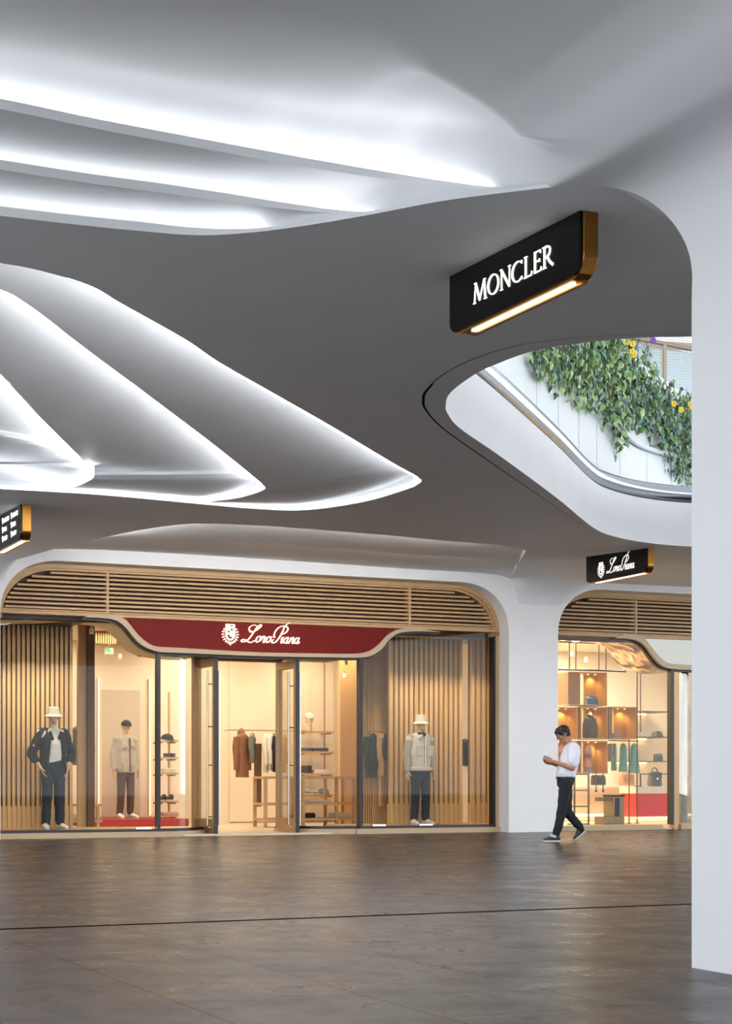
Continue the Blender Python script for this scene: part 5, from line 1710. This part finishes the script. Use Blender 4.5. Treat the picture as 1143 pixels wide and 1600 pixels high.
# ---- bags
def bag(label, x, d, z, wd, ht, dp, m, handle=True, flap=False, name='handbag', cat='bag', taper=.85, top_round=.4, pocket=None, dome=False):
    e = shop(name, label, cat, s2(x, d), d, z)
    rings = []
    for k in range(9):
        t = k / 8
        wk = lerp(1, taper, t) * (1 if t < 1 - top_round * .3 else lerp(1, .82, (t - (1 - top_round * .3)) / (top_round * .3 + 1e-6)))
        dk = lerp(1, .45, t ** 2)
        if dome: wk = math.sqrt(max(.04, 1 - (max(0, t - .45) / .55) ** 2 * .97)); dk = max(.35, wk)
        if t == 0: wk *= .94; dk *= .9
        rings.append([V((wd / 2 * wk * math.copysign(abs(math.cos(a)) ** .4, math.cos(a)), dp / 2 * dk * math.copysign(abs(math.sin(a)) ** .5, math.sin(a)), ht * t)) for a in [2 * PI * i / 24 for i in range(24)]])
    mb = MB(); mb.loft(rings); mb.build('bag_body', m, e, sm='auto')
    if handle:
        mb = MB(); mb.tube([(wd * .26 * math.cos(a), 0, ht * .97 + ht * .28 * math.sin(a)) for a in [PI * i / 12 for i in range(13)]], .012, 8); mb.build('handle', m, e, sm='auto')
    if flap:
        mb = MB(); mb.obox((0, -dp * .46, ht * .72), (wd * .40, .012, ht * .22), (.12, 0, 0)); mb.build('flap', m, e, bev=.008)
        mb = MB(); mb.obox((0, -dp * .50, ht * .52), (.02, .008, .018)); mb.build('buckle', STEEL, e, bev=.003)
    if pocket:
        mb = MB(); mb.obox((0, -dp * .5, ht * .30), (wd * .30, .02, ht * .18)); mb.build('front_pocket', pocket, e, bev=.012)
    mb = MB(); mb.tube([(wd * .46 * math.cos(a), -dp * .30, ht * .90 - .02 * math.sin(a)) for a in [PI * i / 8 for i in range(9)]], .005, 5); mb.build('zip', STEEL, e, sm='auto')
    return e
BLUEB = mat('blue_nylon', (58, 104, 142), .4, var=.15, scale=12); GREYB = mat('brown_grey_canvas', (92, 84, 74), .7, var=.1, scale=20)
SLATE = mat('dark_slate_leather', (70, 76, 74), .5, var=.1, scale=10); TAN = mat('tan_leather', (176, 122, 72), .5, var=.12, scale=10)
GREYC2 = mat('pale_grey_cloth', (170, 164, 154), .85)
bag('blue padded wash bag in the top display cube', 924, D2 + .2, zc1, .245, .165, .16, BLUEB, False, taper=.96, name='toiletry_bag')
bag('tall brown grey backpack in the middle display cube', 921, D2 + .18, zc3, .29, .46, .18, GREYB, True, name='backpack', cat='backpack', dome=True, pocket=GREYB)
bag('brown grey tote hanging under the lowest display cube', 934, D2 + .32, z2(934, 1227), .30, .20, .16, GREYB, False, taper=1.02)
bag('tan leather bag standing below the teal clothes', 978, 4.2, zy(978, 1227, 4.2), .32, .24, .18, TAN, True, True)
folded(['grey folded garment in the rightmost display cube, bottom of three', 'grey folded garment in the rightmost display cube, middle of three', 'pale folded garment in the rightmost display cube, topmost of three'], s2(966), D2 + .2, zc4, .23, .28, GREYC2, 3, 'folded clothes in the rightmost cube', .035)
mb = MB(); cap_hat(mb, (0, 0, .022), (-.8, -.6, 0), .10); o_ = mb.build('cap', GREYC2, loc=W(s2(918, D2 + .16), D2 + .16, zc5 + .01), rotz=ANG, sm='auto'); tag(o_, 'pale grey cap lying in the lowest display cube', 'cap')
PINKG = mat('salmon_cloth', (222, 160, 136), .8, var=.06); TEAL = mat('teal_cloth', (120, 170, 160), .8, var=.1, scale=10)
def g3(label, x, y0, y1, wd, m, sl, turn, d=D2 + .12, cat='shirt', name='hanging_shirt', dep=.12, flare=0.0):
    return garment(label, cat, name, s2(x, d), d, zy(x, y0, d), wd, dep, zy(x, y0, d) - zy(x, y1, d), m, sl, turn, 'clothes hanging in the right shop', flare=flare)
g3('salmon pink shirt hanging inside the lowest display cube', 917, 1158, 1199, .19, PINKG, .0, .2)
g3('salmon pink shirt hanging in the left edge cube behind the person', 874, 1158, 1195, .17, PINKG, .0, .2)
DT2 = D2 + .25
e = shop('clothes_rail', 'bronze rail with teal clothes below the rightmost display cube', 'clothes rail', s2(973, DT2), DT2, z2(973, 1156, DT2))
mb = MB(); mb.tube([(s2(950, DT2), DT2, z2(973, 1157.5, DT2)), (s2(997, DT2), DT2, z2(973, 1157.5, DT2))], .011, 8); part(e, 'bar', mb, STEELD, sm='auto')
g3('grey patterned shirt hanging leftmost below the rightmost cube', 953, 1157.5, 1190, .10, GREYC2, .0, .5, DT2)
g3('narrow teal trousers hanging left of the teal dresses', 958.5, 1157.5, 1204, .075, TEAL, .0, .3, DT2, 'trousers', 'hanging_trousers', flare=.25)
g3('teal dress hanging left of the bronze pole', 973, 1157.5, 1206, .16, TEAL, .0, .3, DT2, 'dress', 'hanging_dress', flare=.75)
g3('teal dress hanging right of the bronze pole, the wider one', 990, 1157.5, 1208, .22, TEAL, .0, .2, DT2, 'dress', 'hanging_dress', flare=.75)
# ---- wall shelves with light, right end
D3 = 4.4
for y, lab in ((1111, 'dark slim wall shelf, topmost on the right wall of the right shop'), (1151, 'dark slim wall shelf carrying the folded slate bag'), (1189, 'dark slim wall shelf carrying the small slate bag')):
    z = zy(1018, y, D3)
    e = shop('wall_shelf', lab, 'shelf', s2(1020, D3), D3, z)
    mb = MB(); mb.box(s2(994, D3), s2(1049, D3), D3, BD - .82, z - .02, z); part(e, 'board', mb, STEELD)
    mb = MB(); mb.box(s2(996, D3), s2(1047, D3), BD - .9, BD - .87, z - .045, z - .022); part(e, 'light_strip', mb, LEDW)
bag('slate duffel bag lying on the middle dark shelf', 1026, D3 + .2, zy(1018, 1151, D3), .25, .12, .2, SLATE, False, taper=.6, name='duffel_bag')
bag('small slate bag on the lowest dark shelf', 1027.5, D3 + .2, zy(1018, 1189, D3), .20, .15, .12, SLATE, False, taper=1.02)
# counter with red front and a bag stand on it
D4 = 2.9
zc_ = zy(1018, 1229, D4)
e = shop('counter', 'beige counter with glossy red front panel at right of the right shop', 'counter', s2(1020, D4), D4, .03)
mb = MB(); mb.box(s2(993, D4), s2(1050, D4), D4, D4 + .6, zy(1018, 1240, D4), zc_); part(e, 'top', mb, mat('beige_top', (220, 204, 180), .4), bev=.004)
mb = MB(); mb.box(s2(994, D4), s2(1050, D4), D4 + .02, D4 + .55, zy(1018, 1276, D4), zy(1018, 1240, D4)); part(e, 'red_panel', mb, REDP)
mb = MB(); mb.box(s2(994, D4), s2(1050, D4), D4 + .06, D4 + .55, .03, zy(1018, 1276, D4)); part(e, 'plinth', mb, CREAM)
mb = MB(); mb.box(s2(994, D4), s2(1049, D4), D4 + .03, D4 + .055, zy(1018, 1279, D4), zy(1018, 1277, D4)); part(e, 'light_strip', mb, LEDW)
e = shop('display_stand', 'small dark metal stand on the counter under the slate backpack', 'display stand', s2(1012, D4), D4 + .1, zc_)
zz_ = zy(1018, 1210, D4)
for x in (1004, 1028):
    mb = MB(); mb.box(s2(x, D4) - .012, s2(x, D4) + .012, D4 + .08, D4 + .10, zc_, zz_); part(e, 'leg', mb, BLACKM)
mb = MB(); mb.box(s2(1003, D4), s2(1047, D4), D4 + .07, D4 + .11, zz_, zz_ + .018); part(e, 'bar', mb, BLACKM)
mb = MB(); mb.box(s2(995, D4), s2(1006, D4), D4 + .04, D4 + .16, zc_, zc_ + .014); part(e, 'base', mb, BLACKM)
bag('dark slate backpack with front pockets standing on the counter', 1022, D4 + .32, zc_, .28, .30, .2, SLATE, True, True, name='backpack', cat='backpack', taper=.86)
# low white counter and steps
e = shop('low_counter', 'long low cream counter with glowing base in the right shop', 'counter', s2(935, 4.0), 4.0, .03)
mb = MB(); mb.box(s2(868, 4.0), s2(992, 4.0), 4.0, 4.7, zy(935, 1231, 4), zy(935, 1227, 4)); part(e, 'top', mb, CREAM)
mb = MB(); mb.box(s2(868, 4.0), s2(990, 4.0), 4.1, 4.7, .20, zy(935, 1231, 4)); part(e, 'front', mb, CREAM)
mb = MB(); mb.box(s2(870, 4.0), s2(988, 4.0), 4.12, 4.14, .14, .185); part(e, 'light_strip', mb, LEDW)
BROWNB = mat('umber_lacquer', (104, 88, 70), .4)
e = shop('pedestal', 'tall grey brown pedestal with dark front and side steps, right shop', 'pedestal', s2(966, 2.2), 2.2, .03)
dz = 2.2
mb = MB(); mb.box(s2(957.5, dz), s2(975, dz), dz, dz + .35, .03, zy(966, 1245, dz)); part(e, 'column', mb, mat('taupe_lacquer', (150, 130, 104), .35), bev=.003)
mb = MB(); mb.box(s2(957, dz), s2(975.5, dz), dz - .01, dz + .36, zy(966, 1245, dz), zy(966, 1242, dz)); part(e, 'cap', mb, BLACKM)
mb = MB(); mb.box(s2(960.5, dz), s2(967, dz), dz - .012, dz, zy(966, 1276, dz), zy(966, 1247, dz)); part(e, 'dark_front', mb, BLACKM)
mb = MB(); mb.box(s2(942, dz), s2(957.3, dz), dz, dz + .3, zy(950, 1252, dz), zy(950, 1246, dz)); part(e, 'upper_step', mb, BROWNB)
mb = MB(); mb.box(s2(941, dz), s2(957.3, dz), dz - .06, dz + .3, .03, zy(950, 1276, dz)); part(e, 'lower_step', mb, mat('taupe_lacquer'), bev=.01)
# crumpled golden metal canopy behind the curved trim
GOLD = mat('hammered_gold_metal', (226, 204, 168), .18, metal=1.0, bump=.6, bscale=2.2)
SW2 = [(930, 997), (955, 998), (985, 1001), (1001, 1007), (1012, 1016), (1022, 1030), (1032, 1041), (1046, 1047), (1060, 1049)]
pp = cr([sz(x, y + 2, .12) for x, y in SW2], 6)
rows = []
for j in range(15):
    t = j / 14
    rows.append([(p.x - .02 + .15 * t + .02 * noise.noise(V((p.x * 3, t * 5, 1))), .12 + 1.5 * t, p.y + .10 * t * t + .05 * noise.noise(V((p.x * 4, t * 6, 0))) * min(1, t * 4)) for p in pp])
rows.append([(p[0], p[1], SHC + .05) for p in rows[-1]])
mb = MB(); mb.grid(rows)
e_ = solo('metal_canopy', mb, GOLD, 'crumpled golden metal canopy curving behind the trim of the right shop', 'canopy', sx(1000), .12, 3.2, sm=True)
for x, y, d, k in ((893, 1025, 3.4, 'leftmost of the three before the cream ceiling'), (915, 1034, 3.8, 'middle one of the three before the cream ceiling'), (974, 1044, 3.4, 'right one beside the hanging frame')):
    track_spot('small ceiling spotlight in the right shop, ' + k, sx(x, d), d, zy(x, y - 8, d), 'spotlights of the right shop')
for s, d, pw in ((SB0 + .9, 3.4, 60), (SB0 + 2.3, 3.4, 60), (SB0 + 1.6, 1.4, 36), (SB0 + 4.2, 3.4, 50), (SB0 + 2.6, 4.9, 30)):
    area('shop_downlight', W(s, d, SHC), (1.2, .8), pw * LK2, (1.0, .92, .73), (0, 0, ANG))
# mirrored column at the entrance, right
e = shop('mirror_column', 'mirrored rounded column behind the curved glass at the far right', 'column', sx(1068, 1.4), 1.4, .03)
mb = MB(); mb.cyl((sx(1071, 1.4), 1.4, .03), .17, zy(1068, 1052, 1.4), 20); part(e, 'shaft', mb, MIRR, sm='auto')
mb = MB(); mb.cyl((sx(1071, 1.4), 1.4, .03), .19, .05, 20); part(e, 'base', mb, STEELD, sm='auto')
# ================================================================ open court above the skylight
def wallx(x):
    """upper court wall in plan for pixel column x"""
    q = (x - CX) / F
    Y = (3.385 - .49 * 24.18) / (q - .49)
    return V((q * Y, Y, 0))
WTOP = 7.07
CW = mat('court_white_wall', (206, 211, 214), .6, var=.04, scale=1.2)
pa, pb = wallx(700), wallx(1330)
dv = (pb - pa).normalized(); nv_ = V((dv.y, -dv.x, 0))      # pointing towards the opening
if nv_.y > 0: nv_ = -nv_
pa -= dv * 2.0
mb = MB()
L_ = (pb - pa).length
rows = []
mb.grid([[pa + UP * 4.4, pb + UP * 4.4], [pa + UP * WTOP, pb + UP * WTOP], [pa - nv_ * .5 + UP * WTOP, pb - nv_ * .5 + UP * WTOP]])
struct(mb.build('wall_court', CW))
# panel joints and a curved conduit on the wall
mb = MB()
for x in (838, 872, 904, 932, 968, 1010, 1048):
    p = wallx(x); mb.add([p + nv_ * .004 - dv * .008 + UP * 4.4, p + nv_ * .004 + dv * .008 + UP * 4.4, p + nv_ * .004 + dv * .008 + UP * WTOP, p + nv_ * .004 - dv * .008 + UP * WTOP], [(0, 1, 2, 3)])
struct(mb.build('wall_court_joint', mat('pale_joint', (206, 212, 216), .7), fixn=False))
cp = []
for x, y in ((952, 640), (965, 668), (985, 690), (1010, 702), (1045, 711), (1082, 716), (1130, 722)):
    p = wallx(x); cp.append(p + nv_ * .05 + UP * (H + (HY - y) / F * p.y))
mb = MB(); mb.tube(cr(cp, 5), .04, 8); o_ = mb.build('conduit', CW, sm='auto'); tag(o_, 'white curved pipe running along the court wall below the ivy', 'pipe')
# railing on top
ra, rb = V((3.2, 26.68, 0)), V((6.6, 29.0, 0))
rd = (rb - ra).normalized()
e = thing('glass_railing', 'glass railing with bronze top rail and posts above the ivy', 'railing', (ra.x, ra.y, WTOP - .1), math.atan2(rd.y, rd.x))
LR = (rb - ra).length
mb = MB(); mb.tube([(0, 0, .93), (LR, 0, .93)], .036, 10); GREYBR = mat('grey_bronze', (138, 124, 110), .35, metal=.5)
mb.build('top_rail', GREYBR, e, sm='auto')
pq = [1.62 + k * 1.5 for k in range(-1, 2)]
q_ = (1037 - CX) / F
tp = (q_ * ra.y - ra.x) / (rd.x - q_ * rd.y)
for k in (-1, 0, 1):
    t = tp + k * 1.35
    mb = MB(); mb.box(t - .035, t + .035, -.03, .03, -.6, .92); mb.build('post', GREYBR, e, bev=.004)
for k in (-1, 0):
    t = tp + k * 1.35
    mb = MB(); mb.box(t + .05, t + 1.30, -.006, .006, -.5, .86); mb.build('glass_panel', CLEAR, e)
# pale building with a perforated skin beyond
fm2 = bpy.data.materials.new('perforated_screen'); fm2.use_nodes = True
nt = fm2.node_tree; b2_ = nt.nodes['Principled BSDF']; b2_.inputs['Roughness'].default_value = .5
tc = nt.nodes.new('ShaderNodeTexCoord'); br2 = nt.nodes.new('ShaderNodeTexBrick'); br2.offset = 0
br2.inputs['Scale'].default_value = 1; br2.inputs['Brick Width'].default_value = .055; br2.inputs['Row Height'].default_value = .055; br2.inputs['Mortar Size'].default_value = .012
br2.inputs['Color1'].default_value = srgb(150, 160, 170); br2.inputs['Color2'].default_value = srgb(176, 184, 190); br2.inputs['Mortar'].default_value = srgb(240, 242, 244)
cbx = nt.nodes.new('ShaderNodeCombineXYZ'); sp = nt.nodes.new('ShaderNodeSeparateXYZ')
nt.links.new(tc.outputs['Object'], sp.inputs[0]); nt.links.new(sp.outputs['X'], cbx.inputs['X']); nt.links.new(sp.outputs['Z'], cbx.inputs['Y'])
nt.links.new(cbx.outputs[0], br2.inputs['Vector']); nt.links.new(br2.outputs['Color'], b2_.inputs['Base Color'])
bd = thing('building', 'pale building with perforated panels behind the glass railing', 'building', (3.0, 33.5, 5.0), .25)
mb = MB(); mb.box(-3, 7, .3, 2.0, 0, 9); mb.build('wall', CW, bd)
for k, (a, c) in enumerate(((.6, 2.65), (2.75, 4.0), (4.1, 5.6))):
    mb = MB(); mb.box(a, c, .12, .28, 1.0, 8); mb.build('perforated_panel', fm2, bd)
mb = MB(); mb.box(-3, 7, .08, .3, 4.45, 4.6); mb.box(2.66, 2.74, .05, .3, 0, 9); mb.build('frame_bar', GREYBR, bd)

# ---------------------------------------------------------------- ivy
LEAF = [mat('ivy_mid_green', (92, 132, 70), .45), mat('ivy_dark_green', (52, 88, 60), .4), mat('ivy_light_green', (150, 178, 110), .5), mat('ivy_blue_green', (92, 134, 120), .4)]
STEM = mat('ivy_stem', (92, 84, 60), .8)
def leaf(mb, c, down, nrm, s, mi):
    """lobed ivy leaf, gently folded along its midrib"""
    d = down.normalized(); n = nrm.normalized(); r = d.cross(n).normalized(); n = r.cross(d)
    pts = [(0, -.10, .0), (.34, -.22, .10), (.52, .18, .14), (.26, .34, .06), (.22, .62, .05), (0, 1.0, .12), (-.22, .62, .05), (-.26, .34, .06), (-.52, .18, .14), (-.34, -.22, .10)]
    vs = [c + (r * a + d * b - n * k) * s for a, b, k in pts] + [c + d * (.25 * s) + n * .03 * s]
    mb.add(vs, [(i, (i + 1) % 10, 10) for i in range(10)], mi)
# lengths of the hanging strands: pixel column -> lowest pixel row, and where the plant starts
ENDS = [(822, 578), (830, 592), (842, 598), (852, 606), (866, 612), (880, 622), (893, 640), (905, 646), (918, 640), (930, 652), (940, 668), (948, 700), (956, 706), (964, 686), (974, 668), (986, 664), (998, 672), (1010, 690), (1022, 712), (1034, 726), (1044, 742), (1054, 758), (1064, 764), (1074, 770), (1090, 762), (1110, 756)]
TOPS = [(822, 545), (840, 520), (950, 518), (962, 540), (976, 562), (990, 585), (1004, 604), (1020, 615), (1045, 624), (1080, 632), (1110, 640)]
def interp(tb, x):
    for (a, ya), (c, yc) in zip(tb, tb[1:]):
        if a <= x <= c: return ya + (yc - ya) * (x - a) / (c - a)
    return tb[0][1] if x < tb[0][0] else tb[-1][1]
GR = [(818, 870, 'trailing ivy at the left end of the court wall, thin and airy'), (870, 915, 'trailing ivy with pale leaves left of the thick hanging clump'), (915, 968, 'thick dark ivy clump hanging lowest in the middle of the wall'), (968, 1010, 'ivy below the left end of the railing with yellow blossoms'), (1010, 1050, 'ivy under the bronze railing post with yellow blossoms'), (1050, 1112, 'ivy strands beside the near white pillar, hanging lowest at right')]
YEL = mat('yellow_petals', (238, 200, 70), .5); PUR = mat('purple_petals', (120, 70, 170), .5)
FLOW = [(938, 546, YEL), (937, 560, YEL), (1014, 640, YEL), (1035, 640, YEL), (1047, 646, YEL), (1067, 649, YEL), (1075, 642, PUR), (969, 534, PUR)]
rnd = random.Random(11)
for x0, x1, lab in GR:
    base = wallx((x0 + x1) / 2); zt_ = WTOP
    e = thing('trailing_ivy', lab, 'ivy', (base.x, base.y, zt_), 0, 'ivy trailing down the court wall')
    mb, ms = MB(), MB()
    nst = int((x1 - x0) / 1.35)
    for k in range(nst):
        x = x0 + (x1 - x0) * (k + rnd.random()) / nst
        p = wallx(x)
        ztop = min(WTOP + .35, H + (HY - interp(TOPS, x)) / F * p.y) + rnd.uniform(-.1, .12)
        zend = H + (HY - interp(ENDS, x)) / F * p.y
        ln = (ztop - zend) * (rnd.uniform(.45, 1.0) if rnd.random() < .6 else rnd.uniform(.85, 1.03))
        thick = .55 if 915 <= x <= 1112 else .36
        y0_ = rnd.uniform(.03, .10 + thick * .5)
        n = int(ln / .045)
        path = []
        wob = rnd.uniform(0, 6)
        for i in range(n):
            t = i / max(1, n - 1)
            out = y0_ * (1 - .55 * t) + .02
            c = p + nv_ * out + dv * (.07 * math.sin(wob + t * 5) + (.12 * (t - .3))) + UP * (ztop - ln * t)
            path.append(c - e.location)
            if x < 870 and rnd.random() < .35: continue
            if rnd.random() < .9:
                off = V((rnd.gauss(0, .05), rnd.gauss(0, .03), rnd.gauss(0, .04)))
                u_ = 0 if rnd.random() < .5 else rnd.random()
                pr = rnd.random()
                bl = smooth(930, 1000, x)
                mi = 2 if pr < .28 * (1 - bl) + .06 else (0 if pr < .62 - .25 * bl else (1 if pr < .82 else 3))
                nd = (nv_ + V((rnd.gauss(0, .45), rnd.gauss(0, .3), rnd.gauss(.35, .35))))
                dd_ = V((rnd.gauss(0, .5), rnd.gauss(0, .3), -1))
                leaf(mb, c + off - e.location, dd_, nd, rnd.uniform(.055, .115), mi)
        if len(path) > 2 and k % 2 == 0: ms.tube(path[::4] + [path[-1]], .005, 4)
    mb.build('foliage', LEAF, e, fixn=False)
    ms.build('stems', STEM, e)
    for fx_, fy, fmat in FLOW:
        if x0 <= fx_ < x1:
            p = wallx(fx_); c = p + nv_ * .42 + UP * (H + (HY - fy) / F * p.y) - e.location
            for rep in range(2):
                m2_ = MB()
                cc = c + V((rnd.uniform(-.06, .06), rnd.uniform(-.03, .03), rnd.uniform(-.06, .06)))
                for a in range(5):
                    an = 2 * PI * a / 5 + rep
                    q = V((math.cos(an), -.25, math.sin(an)))
                    m2_.ell(cc + q * .027, (.022, .010, .022), None, 7, 5)
                m2_.build('blossom', fmat, e, sm=True)

# ================================================================ the walking person
S_ = 1 / 107.5
G = ground(880, 1315)
def pp_(x, y, dy=0.0): return V(((x - 880) * S_, dy, (1315 - y) * S_))
person = thing('person', 'person in white short sleeved shirt and dark trousers walking left with head bowed over phone', 'person', (G.x, G.y, 0), 0)
mb = MB()
hc = pp_(879.5, 1149)
face = V((-1, -.05, -.55)).normalized()
head(mb, hc, face, .98, (-.45, 0, 1))
nk = pp_(890, 1165); ch = pp_(892, 1180); pel = pp_(883, 1219)
mb.cap(nk, pp_(884, 1156), .058, .055)
mb.cap(ch, nk, .12, .06); mb.cap(pel, ch, .115, .125)
JJ = {}
for n, s in (('near', -1), ('far', 1)):
    sh = pp_(894, 1170, s * .165); el = pp_(891, 1200.5, s * .215) if n == 'near' else pp_(884, 1199, s * .2)
    wr = pp_(864.5, 1190.5, s * .06) if n == 'near' else pp_(864, 1193, s * .055)
    JJ[n] = (sh, el, wr)
    mb.cap(nk + V((0, s * .03, -.02)), sh, .05, .055); mb.cap(sh, el, .052, .042); mb.cap(el, wr, .042, .028)
    hand(mb, wr, (-.95, -s * .12, .22), (0, -s, .25), (-.3, 0, 1), .17, .42, .95)
# legs
HPn, HPf = pp_(883, 1222, -.085), pp_(885, 1222, .085)
KNn, ANn = pp_(876.5, 1268, -.09), pp_(867.5, 1304, -.085)
KNf, ANf = pp_(886, 1268, .08), pp_(909, 1296, .075)
for hp, kn, an in ((HPn, KNn, ANn), (HPf, KNf, ANf)):
    mb.cap(hp, kn, .08, .055); mb.cap(kn, an, .055, .04)
melt('body', mb, SKINP, person, .0085, 3)
# shirt
SHIRT = mat('white_shirt_cloth', (232, 234, 244), .7, var=.04, scale=10)
mb = MB()
mb.cap(pp_(892.5, 1177), pp_(893, 1172), .135, .125, 16, (1.0, 1.28)); mb.cap(pp_(884.5, 1207), pp_(892.5, 1178), .135, .135, 16, (1.02, 1.2))
mb.cap(pp_(883.5, 1209), pp_(884.5, 1204), .142, .138, 16, (1.05, 1.16))
for s, n in ((-1, 'near'), (1, 'far')):
    sh, el, wr = JJ[n]
    mb.cap(nk + V((0, s * .03, -.03)), sh, .07, .08); mb.cap(sh, lerp(sh, el, .72), .086, .080, 12)
melt('shirt', mb, SHIRT, person, .010, 3, .014, 10, zcut=(1315 - 1214.5) * S_)
mb = MB(); mb.tube([nk + V((.005 + .068 * math.cos(a), .066 * math.sin(a), -.012 + .032 * math.cos(a))) for a in [2 * PI * i / 16 for i in range(16)]], .024, 8, closed=True); mb.build('collar', SHIRT, person, sm=True)
# trousers
TRS = mat('dark_navy_trousers', (18, 22, 34), .8, var=.1, scale=20)
mb = MB()
mb.cap(pp_(882.5, 1222), pp_(883.5, 1216), .128, .132, 16, (1.0, 1.12))
for hp, kn, an in ((HPn, KNn, ANn), (HPf, KNf, ANf)):
    mb.cap(hp, kn, .098, .074, 14); mb.cap(kn, lerp(kn, an, .94), .074, .056, 14)
melt('trousers', mb, TRS, person, .010, 3, .010, 12)
mb = MB(); mb.tube([pel + V((.128 * math.cos(a), .145 * math.sin(a), .035)) for a in [2 * PI * i / 20 for i in range(20)]], .018, 6, closed=True); mb.build('belt', mat('black_leather'), person, sm=True)
# hair
HAIR = mat('black_hair', (16, 14, 15), .6, bump=.4, bscale=120)
mb = MB()
upv = V((-.45, 0, 1)).normalized(); r_ = face.cross(upv).normalized(); upv = r_.cross(face).normalized()
hq = lambda a, b2, k: hc + (r_ * a + face * b2 + upv * k) * .98
mb.cap(hq(0, -.035, .055), hq(0, .018, .066), .089, .076, 14); mb.cap(hq(0, -.052, .01), hq(0, -.048, .05), .070, .080, 14)
mb.cap(hq(-.03, .066, .082), hq(.03, .066, .082), .030, .030, 10)
for k in (-1, 1): mb.cap(hq(k * .07, .005, .02), hq(k * .06, .03, .055), .022, .035, 10)
melt('hair', mb, HAIR, person, .009, 2, .010, 40)
# eyes, drawn small on the bowed face
for k in (-1, 1):
    mb = MB(); mb.ell(hq(k * .031, .088, .008), (.010, .010, .007)); mb.build('eye', mat('eye_dark', (30, 24, 22), .2), person, sm=True)
# shoes
DSH = mat('dark_blue_sneaker', (48, 54, 68), .5)
mb = MB(); shoe(mb, pp_(873, 1313, -.085), pp_(847.5, 1313.2, -.095), .045, .10); o_ = mb.build('shoe', DSH, person, sm=True)
mb = MB(); sole(mb, pp_(873, 1314.6, -.085), pp_(847, 1314.6, -.095), .048, .026); mb.build('sole', SOLE, o_)
mb = MB(); mb.obox(pp_(862, 1305.5, -.128), (.045, .006, .018), (0, .35, 0)); mb.build('side_patch', mat('pale_patch', (190, 192, 204), .5), o_)
mb = MB(); shoe(mb, pp_(914, 1297.5, .075), pp_(897.5, 1313.0, .075), .044, .095); o_ = mb.build('shoe', DSH, person, sm=True)
mb = MB(); sole(mb, pp_(915, 1299.5, .075), pp_(897.0, 1314.4, .075), .046, .022); mb.build('sole', SOLE, o_)
# phone held in both hands
ph = thing('phone', 'dark phone held up in both hands of the walking person', 'phone', G + pp_(857, 1185.5), 0)
ph.rotation_euler = (0, .52, 0)
mb = MB(); mb.box(-.085, .075, -.042, .042, -.006, .004); mb.build('case', mat('black_phone', (26, 26, 30), .3), ph, bev=.004)
mb = MB(); mb.box(-.079, .069, -.037, .037, .004, .0055); mb.build('screen', mat('phone_screen', (60, 70, 84), .1, emit=(120, 140, 170), estr=.3), ph)
